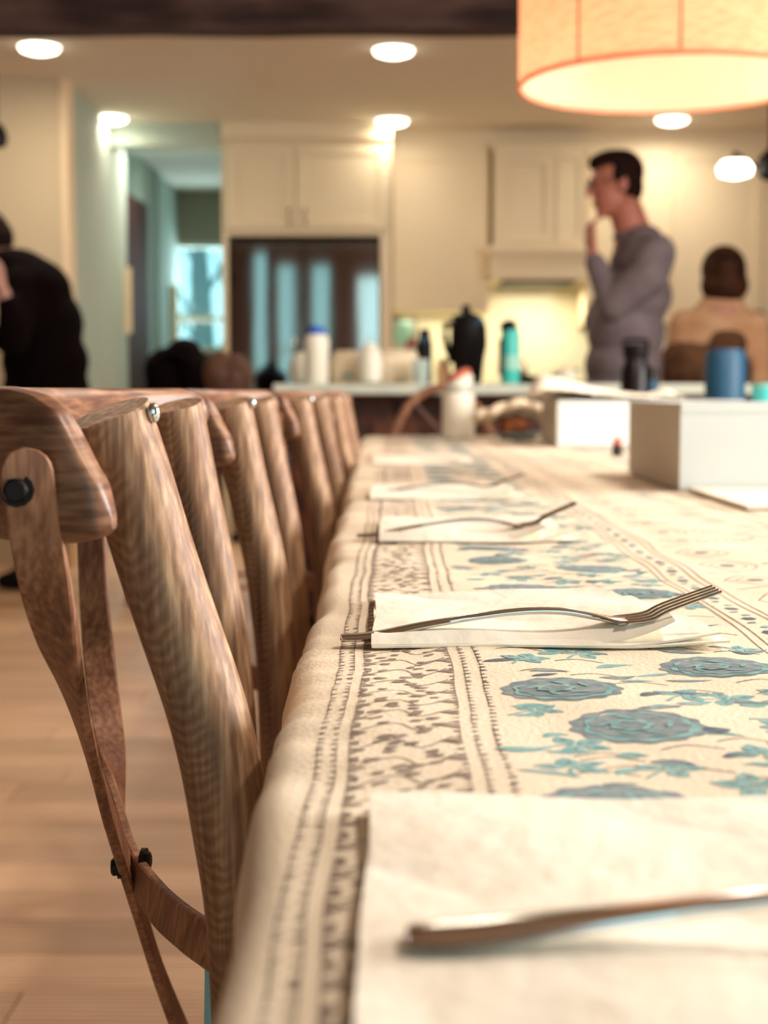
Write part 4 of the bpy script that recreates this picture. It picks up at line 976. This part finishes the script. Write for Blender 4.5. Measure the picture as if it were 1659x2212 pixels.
# seat, legs, stretchers
bm = NB(); n_ = 40; rings = []
def seatring(z, f): return [(.235 + .205 * f * math.copysign(abs(math.cos(a)) ** .7, math.cos(a)), .0 + .20 * f * math.copysign(abs(math.sin(a)) ** .7, math.sin(a)), z) for a in [2 * PI * k / n_ for k in range(n_)]]
loft(bm, [seatring(.435, .98), seatring(.438, 1.0), seatring(.455, 1.0), seatring(.458, .98)]); build('seat', bm, 'oak_strip', chair)
bm = NB(); loft(bm, [seatring(.459, .92), seatring(.465, .96), seatring(.478, .96), seatring(.486, .9), seatring(.489, .6)]); build('seat_cushion', bm, 'seat_black', chair)
for sy_ in (-1, 1):
    bm = NB(); tube(bm, [(.38, sy_ * .15, .436), (.385, sy_ * .165, .2), (.40, sy_ * .18, 0)], [.018, .016, .013]); build('front_leg', bm, 'oak_post', chair)
    bm = NB(); tube(bm, [(.06, sy_ * .182, .24), (.385, sy_ * .165, .24)], .009); build('stretcher', bm, 'oak_strip', chair)
bm = NB(); tube(bm, [(.22, -.165, .24), (.22, .165, .24)], .009); build('stretcher', bm, 'oak_strip', chair)
def place(nx, ny, fx, fy, label, dx=0):
    n_ = Vector((nx, ny)); f_ = Vector((fx, fy)); mid_ = (n_ + f_) / 2; d = f_ - n_; ang = math.atan2(d.y, d.x) - math.atan2(.37, -.0245)
    r_ = dup(chair, (mid_.x + dx, mid_.y, 0), ang, label)
    for c_ in r_.children:
        if c_.data == posts['near'].data: c_.data = alt
    return r_
g = lambda px, Y: P(px, 860, Y).x
alt = build('tmp_post', post_mesh(-.1265, .66, .68), 'oak_post').data; bpy.data.objects.remove(bpy.data.objects['tmp_post'])
place(g(498, 1.30), 1.30, g(559, 1.66), 1.66, 'second oak cross-back dining chair from the viewer, across from the third napkin')
place(g(649, 2.02), 2.02, g(690, 2.38), 2.38, 'third oak cross-back dining chair from the viewer, warm-lit top', -.004)
place(g(728, 2.95), 2.95, g(748, 3.31), 3.31, 'fourth oak cross-back dining chair, farthest along the table', -.01)
# pale blue strap hanging under the first chair
q = P(462, 2070, .80)
so = thing('fabric_strap', 'pale blue fabric strap hanging beneath the nearest chair\'s crossed slats', 'strap', (q.x, q.y, q.z - .25))
bm = NB(); ribbon(bm, [(0, 0, .262, -.3, -1, 0), (.000, 0, .24, -.3, -1, 0), (-.001, 0, .2, -.3, -1, 0), (-.002, .002, .17, -.2, -1, 0), (-.003, 0, .12, -.2, -1, 0)], .011, .0015, taper=False); build('webbing', bm, 'strap_blue', so)
bm = NB(); box(bm, -.009, .005, -.003, .003, .108, .124); build('buckle', bm, 'black_plastic', so)

# ------------------------------------------------------------------ items at the far half of the table
def carton(label, X0, Yn, Yf, X1, h):
    r_ = thing('carton', label, 'box', (X0, Yn, ZC + .003)); w_ = X1 - X0; d = Yf - Yn; t_ = .003
    build('front_side', B(0, w_, 0, t_, 0, h), 'box_card', r_, smooth=False); build('back_side', B(0, w_, d - t_, d, 0, h), 'box_card', r_, smooth=False)
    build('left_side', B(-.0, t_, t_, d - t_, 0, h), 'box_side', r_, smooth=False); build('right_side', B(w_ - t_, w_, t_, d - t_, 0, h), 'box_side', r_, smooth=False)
    build('base', B(t_, w_ - t_, t_, d - t_, .0, .003), 'box_card', r_, smooth=False)
    bm = NB(); box(bm, 0, w_, 0, .0045, h - .012, h + .001); build('rim_fold', bm, 'box_card', r_, smooth=False, loc=(0, -.0015, 0))
    build('lid', B(0.001, w_ - .001, .005, d - .001, h - .003, h + .0005), 'box_card', r_, smooth=False)
    return r_
p1 = PZ(1468, 1058, ZC + .003); zt = P(1468, 872, p1.y).z
carton('large white carton at the right edge of the table, nearer of the two', p1.x, p1.y, p1.y + .44, p1.x + .50, zt - ZC - .003)
p2 = PZ(1204, 964, ZC + .003); zt2 = P(1204, 866, p2.y).z
carton('white carton topped with crumpled paper, farther of the two', p2.x, p2.y, p2.y + .40, p2.x + .46, zt2 - ZC - .003)
# crumpled paper over the far carton
rr = random.Random(12); bm = NB(); nx, ny = 30, 12; xa = P(1150, 830, p2.y).x; xb = P(1485, 830, p2.y).x; Vt = []
for j in range(ny + 1):
    r0 = []
    for i in range(nx + 1):
        px = 1150 + 335 * i / nx; py = interp(px, [1150, 1165, 1180, 1215, 1260, 1340, 1420, 1452, 1462, 1485], [862, 822, 812, 818, 832, 850, 857, 842, 846, 864])
        z = P(px, py, p2.y).z; b = j / ny; yy = p2.y + .004 + b * .34; zz = (zt2 + .003) + (z - zt2) * math.sin(PI * min(1, (b + .06) * 1.25)) ** .6 if b < .74 else zt2 + .004
        zz = max(zz, zt2 + .003) + rr.uniform(-.0015, .0022) + .003 * abs(math.sin(px * .11 + b * 9))
        r0.append(bm.verts.new((xa + (xb - xa) * i / nx, yy, zz)))
    Vt.append(r0)
for j in range(ny):
    for i in range(nx): bm.faces.new((Vt[j][i], Vt[j][i + 1], Vt[j + 1][i + 1], Vt[j + 1][i]))
o = build('crumpled_paper', bm, 'paper'); tag(o, 'crumpled cream paper sheet rising over the farther white carton', 'paper')
sd = o.modifiers.new('solid', 'SOLIDIFY'); sd.thickness = .001
# white sheet in front of near carton
a = PZ(1480, 1098, ZC + .004); a.x = p1.x + .012; b = PZ(1800, 1064, ZC + .004); bm = NB(); box(bm, 0, b.x - a.x, 0, max(.05, p1.y - a.y - .004), 0, .004); o = build('paper_placemat', bm, 'napkin_paper', loc=(a.x, a.y, ZC + .0028)); tag(o, 'bright white paper sheet lying before the near carton', 'paper')
# white canister with slanted red-topped lid, at the end of the table
q = PZ(990, 944, ZC); Yq = 4.42; k = S(Yq); q = P(990, 940, Yq)
o = thing('spray_bottle', 'white cylindrical bottle with sloping red and white top at table end', 'bottle', (q.x, Yq, ZC + .003))
bm = NB(); lathe(bm, [(33 * k, 0), (35 * k, .006), (35 * k, 92 * k), (33 * k, 96 * k)]); build('body', bm, 'white_plastic', o)
bm = NB(); lathe(bm, [(31 * k, 96 * k), (31 * k, 106 * k), (28 * k, 112 * k)]); build('shoulder', bm, 'glass_clear', o)
bm = NB(); n_ = 20; lathe(bm, [(30 * k, 108 * k), (31 * k, 116 * k), (26 * k, 126 * k), (20 * k, 132 * k)])
for v_ in bm.verts:
    if v_.co.z > 114 * k: v_.co.z += v_.co.x * .45
build('cap', bm, 'white_plastic', o)
bm = NB(); lathe(bm, [(27 * k, 127 * k), (25 * k, 137 * k), (14 * k, 143 * k)])
for v_ in bm.verts: v_.co.z += v_.co.x * .40
build('spout', bm, 'red_cap', o)
# bread in a bowl under a cloth
Yb = 4.25; k = S(Yb); q = P(1118, 940, Yb)
o = thing('bread_bowl', 'shallow grey bowl holding crusty brown bread near table end', 'bowl', (q.x, Yb, ZC + .003))
bm = NB(); lathe(bm, [(34 * k, 0), (40 * k, .004), (58 * k, 14 * k), (56 * k, 15 * k), (38 * k, .008)]); build('bowl', bm, 'bowl_gray', o)
o2 = thing('bread_loaf', 'crusty dark brown bread piece in the grey bowl', 'bread', (q.x - 10 * k, Yb - .01, ZC + .012))
bm = NB(); ell(bm, (0, 0, 20 * k), (34 * k, .05, 20 * k)); ell(bm, (-14 * k, -.02, 14 * k), (16 * k, .03, 14 * k)); merged('crust', bm, 'bread', o2, voxel=.004, smooth=2)
o3 = thing('cloth_napkin', 'cream cloth draped in an arch over the brown bread', 'napkin', (q.x, Yb, ZC + .01)); bm = NB(); Vt = []
for j in range(9):
    r0 = []; b = j / 8
    for i in range(29):
        px = 1032 + 160 * i / 28; lo = interp(px, [1032, 1050, 1080, 1110, 1150, 1180, 1192], [905, 900, 890, 878, 884, 905, 925]); p_ = P(px, lo, Yb)
        zz = p_.z + .012 * math.sin(i * .9) * .3 + .012 * b - .03 * b * b
        r0.append(bm.verts.new((p_.x - q.x, -.055 + .13 * b + .006 * math.sin(i * .8), zz - ZC - .01)))
    Vt.append(r0)
for j in range(8):
    for i in range(28): bm.faces.new((Vt[j][i], Vt[j][i + 1], Vt[j + 1][i + 1], Vt[j + 1][i]))
oc = build('draped_cloth', bm, 'white_bag', o3); sd = oc.modifiers.new('solid', 'SOLIDIFY'); sd.thickness = .022; sd.offset = 1
# water bottles behind the cartons
q = P(1372, 850, 4.15); k = S(4.15)
o = thing('water_bottle', 'black insulated water bottle with loop lid in front of the man', 'bottle', (q.x, 4.15, ZC + .003)); h0_ = P(1372, 735, 4.15).z - ZC - .003
bm = NB(); lathe(bm, [(.038, 0), (.041, .01), (.041, h0_ - .085), (.032, h0_ - .06), (.030, h0_ - .05)]); build('body', bm, 'black_shiny', o)
bm = NB(); lathe(bm, [(.033, h0_ - .05), (.036, h0_ - .045), (.036, h0_ - .02), (.028, h0_ - .012)]); build('lid', bm, 'black_plastic', o)
bm = NB(); tube(bm, catmull([(-.03, 0, h0_ - .02), (-.03, 0, h0_), (.03, 0, h0_), (.03, 0, h0_ - .02)], 5), .006); build('loop_handle', bm, 'black_plastic', o)
q = P(1415, 850, 4.25); o = thing('water_bottle', 'slim blue bottle standing just right of the black one', 'bottle', (q.x, 4.3, ZC + .003))
bm = NB(); lathe(bm, [(.024, 0), (.026, .01), (.026, .12), (.018, .16), (.014, .17)]); build('body', bm, 'blue_bottle', o); bm = NB(); lathe(bm, [(.016, .17), (.016, .20), (.01, .204)]); build('cap', bm, 'dark_steel', o)
q = P(1566, 850, 4.22); o = thing('storage_jug', 'wide slate blue cylinder bottle behind the near carton', 'bottle', (q.x, 4.22, ZC + .003)); h0_ = P(1566, 755, 4.22).z - ZC - .003
bm = NB(); lathe(bm, [(.054, 0), (.057, .01), (.057, h0_ - .02), (.052, h0_ - .006)]); build('body', bm, 'blue_bottle', o); bm = NB(); lathe(bm, [(.05, h0_ - .006), (.050, h0_), (.03, h0_ + .002)]); build('lid', bm, 'blue_bottle', o)
q = P(1645, 850, 4.0); o = thing('aqua_cup', 'bright aqua plastic cup at the right edge beside the blue bottle', 'cup', (q.x, 3.95, ZC + .003)); h0_ = P(1640, 828, 3.95).z - ZC - .003
bm = NB(); lathe(bm, [(.028, 0), (.04, h0_), (.037, h0_), (.026, .004)]); build('cup', bm, 'aqua_plastic', o); bm = NB(); lathe(bm, [(.0415, h0_ - .01), (.0415, h0_ - .004)], cap=False); build('band', bm, 'pale_teal', o)
q = P(1334, 966, 3.1); o = thing('salt_shaker', 'tiny shaker with orange top beside the near carton', 'shaker', (q.x, q.y, ZC + .003))
k = S(3.1); bm = NB(); lathe(bm, [(.010, 0), (.012, .004), (.011, .02), (.008, .024)]); build('body', bm, 'dark_steel', o); bm = NB(); lathe(bm, [(.009, .024), (.010, .030), (.006, .038)]); build('cap', bm, 'red_cap', o)

# ------------------------------------------------------------------ people
def hand(bm, wrist, dirv, palmn, s=1.0, curl=.6):
    """palm with four curled fingers and a thumb leaving the side"""
    w_ = Vector(wrist); d = Vector(dirv).normalized(); n_ = Vector(palmn).normalized(); sd = d.cross(n_).normalized()
    for k in (-1, -.33, .33, 1): cap_(bm, w_ + sd * .018 * k * s + d * .01, .013 * s, w_ + d * .085 * s + sd * .028 * k * s, .011 * s, n=10)
    for k, Lf in zip((-1, -.33, .33, 1), (.060, .074, .080, .072)):
        p0 = w_ + d * .088 * s + sd * .030 * k * s; dd = d; p = p0
        for j, f in enumerate((.45, .32, .23)):
            q_ = p + dd * Lf * f * s; cap_(bm, p, (.0095 - j * .001) * s, q_, (.0088 - j * .001) * s, n=8); p = q_; dd = (dd + n_ * curl * 1.1).normalized()
    p0 = w_ + d * .03 * s + sd * .03 * s; p1_ = p0 + (d * .5 + sd * .6 + n_ * .4).normalized() * .038 * s; p2_ = p1_ + (d * .8 + n_ * .6).normalized() * .03 * s
    cap_(bm, p0, .012 * s, p1_, .0105 * s, n=8); cap_(bm, p1_, .0105 * s, p2_, .009 * s, n=8)
def head(bm, c, fwd, s=1.0, face=True, tilt=0):
    """c head centre, fwd facing unit vector (horizontal)"""
    c = Vector(c); f = Vector(fwd).normalized(); upv = Vector((0, 0, 1)); sd = f.cross(upv).normalized()
    f = (f + upv * tilt).normalized(); upv = sd.cross(f).normalized()
    T = lambda a, b, h: c + (f * a + sd * b + upv * h) * s
    rz = math.atan2(f.y, f.x)
    ell(bm, T(-.012, 0, .035), (.098 * s, .078 * s, .088 * s), (0, 0, rz)); ell(bm, T(.02, 0, -.035), (.070 * s, .060 * s, .082 * s), (0, 0, rz)); ell(bm, T(.055, 0, -.092), (.03 * s, .032 * s, .024 * s), (0, 0, rz))
    if face:
        cap_(bm, T(.082, 0, .025), .011 * s, T(.108, 0, -.018), .015 * s, n=10); ell(bm, T(.082, 0, .035), (.014 * s, .05 * s, .010 * s), (0, 0, rz))
        ell(bm, T(.085, 0, -.053), (.014 * s, .024 * s, .007 * s), (0, 0, rz)); ell(bm, T(.083, 0, -.066), (.013 * s, .020 * s, .007 * s), (0, 0, rz))
    for k in (-1, 1):
        ell(bm, T(-.012, .078 * k, -.005), (.020 * s, .009 * s, .031 * s), (0, 0, rz)); ell(bm, T(.076, .030 * k, .010), (.011 * s, .013 * s, .010 * s), (0, 0, rz))
    return T
# --- standing man in profile
YM = 6.05
mo = P(1350, 700, YM)
man = thing('person', 'person in grey long-sleeved shirt standing in profile, hand raised to chin', 'person', (mo.x, YM, 0))
O = Vector((mo.x, YM, 0))
def mp_(px, py, dy=0): return P(px, py, YM) + Vector((0, dy, 0)) - O
hc = mp_(1328, 402)
bm = NB(); T = head(bm, hc, (-1, -.12, 0), 1.04, tilt=-.12)
cap_(bm, mp_(1350, 450), .068, mp_(1370, 510), .075); 
sh_n, sh_f = mp_(1402, 556, -.17), mp_(1385, 556, .17)
el_n, wr_n = mp_(1312, 664, -.16), mp_(1276, 556, -.05)
el_f, wr_f = mp_(1300, 690, .14), mp_(1345, 668, -.10)
limb(bm, [(*mp_(1372, 520), .085), (*mp_(1368, 700), .12), (*mp_(1358, 860), .13)])
limb(bm, [(*sh_n, .055), (*el_n, .042), (*wr_n, .028)]); limb(bm, [(*sh_f, .055), (*el_f, .042), (*wr_f, .028)])
hand(bm, wr_n, (mp_(1274, 508, -.02) - wr_n), (1, .3, .1), 1.1, curl=1.1)
hand(bm, wr_f, (1, -.2, .1), (0, 1, 0), .95, curl=.5)
for sy_ in (-.09, .09): limb(bm, [(*mp_(1355, 880, sy_), .10), (mp_(1350, 880).x, sy_, .52, .068), (mp_(1358, 880).x, sy_ * 1.1, .09, .045)]); limb(bm, [(mp_(1358, 880).x, sy_ * 1.1, .06, .045), (mp_(1300, 880).x - .04, sy_ * 1.3, .035, .032)])
merged('body', bm, 'skin_m', man, voxel=.0065, smooth=4)
# hair
bm = NB(); ell(bm, T(-.028, 0, .052), (.098, .084, .090)); ell(bm, T(.0, 0, .092), (.098, .074, .05), (0, -.1, 0)); ell(bm, T(-.06, 0, -.01), (.055, .070, .075)); ell(bm, T(.045, 0, .098), (.05, .06, .032))
for k in (-1, 1): ell(bm, T(-.0, .074 * k, .035), (.026, .014, .035)); ell(bm, T(-.045, .066 * k, .0), (.03, .02, .05))
merged('hair', bm, 'hair_dark', man, voxel=.006, smooth=3)
bm = NB()
for k in (-1, 1):
    c_ = T(.100, .032 * k, .012); tube(bm, [c_ + Vector((0, .024 * math.cos(a), .019 * math.sin(a))) for a in [2 * PI * j / 16 for j in range(17)]], .0022, n=6); tube(bm, [T(.098, .056 * k, .018), T(-.005, .083 * k, .018)], .0022, n=6)
tube(bm, [T(.102, -.008, .016), T(.102, .008, .016)], .0022, n=6); build('glasses', bm, 'lens_dark', man)
# shirt
bm = NB()
for (px, py, rx, ry, rz_) in ((1384, 512, .085, .13, .05), (1384, 535, .10, .18, .06), (1384, 570, .125, .205, .11), (1370, 640, .150, .195, .14), (1352, 720, .158, .185, .16), (1346, 790, .158, .18, .14), (1346, 842, .165, .18, .10)): ell(bm, mp_(px, py), (rx, ry, rz_), n=20)
ell(bm, mp_(1365, 512), (.082, .085, .03))
limb(bm, [(*sh_n, .080), (*mp_(1385, 600, -.20), .078), (*el_n, .062), (*(el_n + (wr_n - el_n) * .86), .043)]); limb(bm, [(*sh_f, .078), (*el_f, .060), (*(el_f + (wr_f - el_f) * .8), .045)])
merged('shirt', bm, 'shirt_gray', man, voxel=.009, smooth=6)
bm = NB(); ell(bm, mp_(1350, 880), (.155, .18, .10))
for sy_ in (-.09, .09): limb(bm, [(*mp_(1355, 890, sy_), .125), (mp_(1350, 880).x, sy_, .52, .09), (mp_(1358, 880).x, sy_ * 1.1, .10, .075)])
merged('trousers', bm, 'trousers', man, voxel=.012, smooth=5)
bm = NB()
for sy_ in (-.1, .1): cap_(bm, (mp_(1362, 880).x, sy_, .045), .052, (mp_(1310, 880).x - .04, sy_ * 1.25, .04), .042)
merged('shoes', bm, 'black_plastic', man, voxel=.008, smooth=3)
# --- woman seen from behind
YW = 6.5; wo = P(1550, 700, YW); O2 = Vector((wo.x, YW, 0))
wom = thing('person', 'person with brown shoulder-length hair in tan top, seen from behind at the stove side', 'person', (wo.x, YW, 0))
def wp(px, py, dy=0): return P(px, py, YW) + Vector((0, dy, 0)) - O2
bm = NB(); T = head(bm, wp(1560, 592, .03), (-.25, 1, 0), .95)
cap_(bm, wp(1560, 625), .05, wp(1556, 665), .055); limb(bm, [(*wp(1554, 690), .11), (*wp(1548, 860), .13)])
aL = [(*wp(1478, 700), .05), (*wp(1462, 820, .05), .04), (*wp(1475, 850, .25), .028)]; aR = [(*wp(1628, 700), .05), (*wp(1640, 815, .02), .04), (*wp(1625, 850, .24), .028)]
limb(bm, aL); limb(bm, aR); hand(bm, aL[-1][:3], (0.1, 1, -.1), (0, 0, -1), .9); hand(bm, aR[-1][:3], (-.1, 1, -.1), (0, 0, -1), .9)
zz = wp(1548, 860).z
for sx_ in (-.08, .08): limb(bm, [(sx_, 0, zz - .05, .10), (sx_, .01, .48, .065), (sx_, 0, .09, .042)]); limb(bm, [(sx_, 0, .06, .04), (sx_, .13, .035, .03)])
merged('body', bm, 'skin_w', wom, voxel=.008, smooth=4)
bm = NB(); ell(bm, wp(1562, 582, -.01), (.098, .10, .105)); ell(bm, wp(1562, 618, -.03), (.105, .085, .085)); ell(bm, wp(1538, 615, -.02), (.05, .07, .07)); ell(bm, wp(1590, 615, -.02), (.045, .07, .075)); ell(bm, wp(1570, 556, 0), (.06, .07, .05))
merged('hair', bm, 'hair_brown', wom, voxel=.008, smooth=5)
bm = NB()
for (px, py, rx, ry, rz_) in ((1560, 648, .095, .09, .045), (1555, 672, .12, .09, .05), (1552, 700, .17, .12, .07), (1540, 745, .19, .13, .09)): ell(bm, wp(px, py), (rx, ry, rz_))
limb(bm, [(*aL[0][:3], .068), (*aL[1][:3], .062), (*aL[2][:3], .040)]); limb(bm, [(*aR[0][:3], .066), (*aR[1][:3], .058), (*aR[2][:3], .040)])
merged('blouse', bm, 'shirt_tan', wom, voxel=.012, smooth=14)
bm = NB()
for (px, py, rx, ry, rz_) in ((1525, 800, .205, .16, .13), (1525, 850, .20, .16, .12), (1556, 745, .12, .165, .085), (1490, 775, .13, .16, .09)): ell(bm, wp(px, py), (rx, ry, rz_))
merged('waistcoat', bm, 'vest_brown', wom, voxel=.012, smooth=16)
bm = NB(); ell(bm, (0, 0, zz - .05), (.17, .13, .13))
for sx_ in (-.08, .08): limb(bm, [(sx_, 0, zz - .08, .11), (sx_, .01, .48, .08), (sx_, 0, .10, .065)])
merged('trousers', bm, 'jeans', wom, voxel=.012, smooth=4)
bm = NB()
for sx_ in (-.08, .08): cap_(bm, (sx_, -.02, .045), .048, (sx_, .14, .038), .036)
merged('shoes', bm, 'black_plastic', wom, voxel=.010, smooth=3)
# --- person in black on the left
YL = 6.7; lo = P(70, 700, YL); O3 = Vector((lo.x, YL, 0))
lp = thing('person', 'person in black sweater leaning forward at the left edge', 'person', (lo.x, YL, 0))
def lq(px, py, dy=0): return P(px, py, YL) + Vector((0, dy, 0)) - O3
bm = NB(); T = head(bm, lq(-32, 522), (-1, -.1, 0), 1.0, tilt=-.3)
cap_(bm, lq(-5, 545), .058, lq(40, 590), .065); limb(bm, [(*lq(70, 620), .12), (*lq(95, 860), .13)])
wl = lq(46, 640, -.31); el = lq(70, 745, -.29); limb(bm, [(*lq(70, 610, -.17), .05), (*el, .042), (*wl, .03)]); hand(bm, wl, (-.15, 0, 1), (-1, .2, 0), 1.0, curl=.7)
wl2 = lq(-60, 700, .1); limb(bm, [(*lq(70, 610, .17), .05), (*lq(20, 760, .2), .042), (*wl2, .03)]); hand(bm, wl2, (-1, 0, .3), (0, 0, 1), 1.0)
for sy_ in (-.09, .09): limb(bm, [(*lq(95, 880, sy_), .10), (lq(90, 0).x * 1, sy_, .5, .07), (lq(70, 0).x - .0, sy_, .09, .045)]); limb(bm, [(lq(70, 0).x, sy_, .06, .045), (lq(40, 0).x - .09, sy_, .035, .032)])
merged('body', bm, 'skin_l', lp, voxel=.008, smooth=4)
bm = NB(); ell(bm, T(-.02, 0, .05), (.105, .09, .095), (0, .3, 0)); ell(bm, T(-.06, 0, .0), (.07, .078, .085)); merged('hair', bm, 'hair_dark', lp, voxel=.008, smooth=4)
bm = NB()
for (px, py, rx, ry, rz_) in ((48, 578, .13, .18, .085), (70, 620, .18, .21, .14), (88, 700, .195, .20, .18), (98, 780, .20, .19, .16), (100, 840, .20, .19, .12), (15, 560, .08, .09, .05)): ell(bm, lq(px, py), (rx, ry, rz_), (0, .25, 0) if py < 650 else None)
limb(bm, [(*lq(60, 620, -.17), .08), (*el, .062), (*(el + (wl - el) * .8), .045)]); limb(bm, [(*lq(60, 620, .17), .08), (*lq(20, 760, .2), .06), (*wl2, .04)])
merged('sweater', bm, 'black_cloth', lp, voxel=.014, smooth=22)
bm = NB(); ell(bm, lq(95, 880), (.17, .19, .13))
for sy_ in (-.09, .09): limb(bm, [(*lq(95, 890, sy_), .12), (lq(90, 0).x, sy_, .5, .09), (lq(70, 0).x, sy_, .10, .07)])
merged('trousers', bm, 'trousers', lp, voxel=.012, smooth=4)
bm = NB()
for sy_ in (-.09, .09): cap_(bm, (lq(72, 0).x, sy_, .05), .052, (lq(40, 0).x - .09, sy_, .04), .04)
merged('shoes', bm, 'black_plastic', lp, voxel=.010, smooth=3)
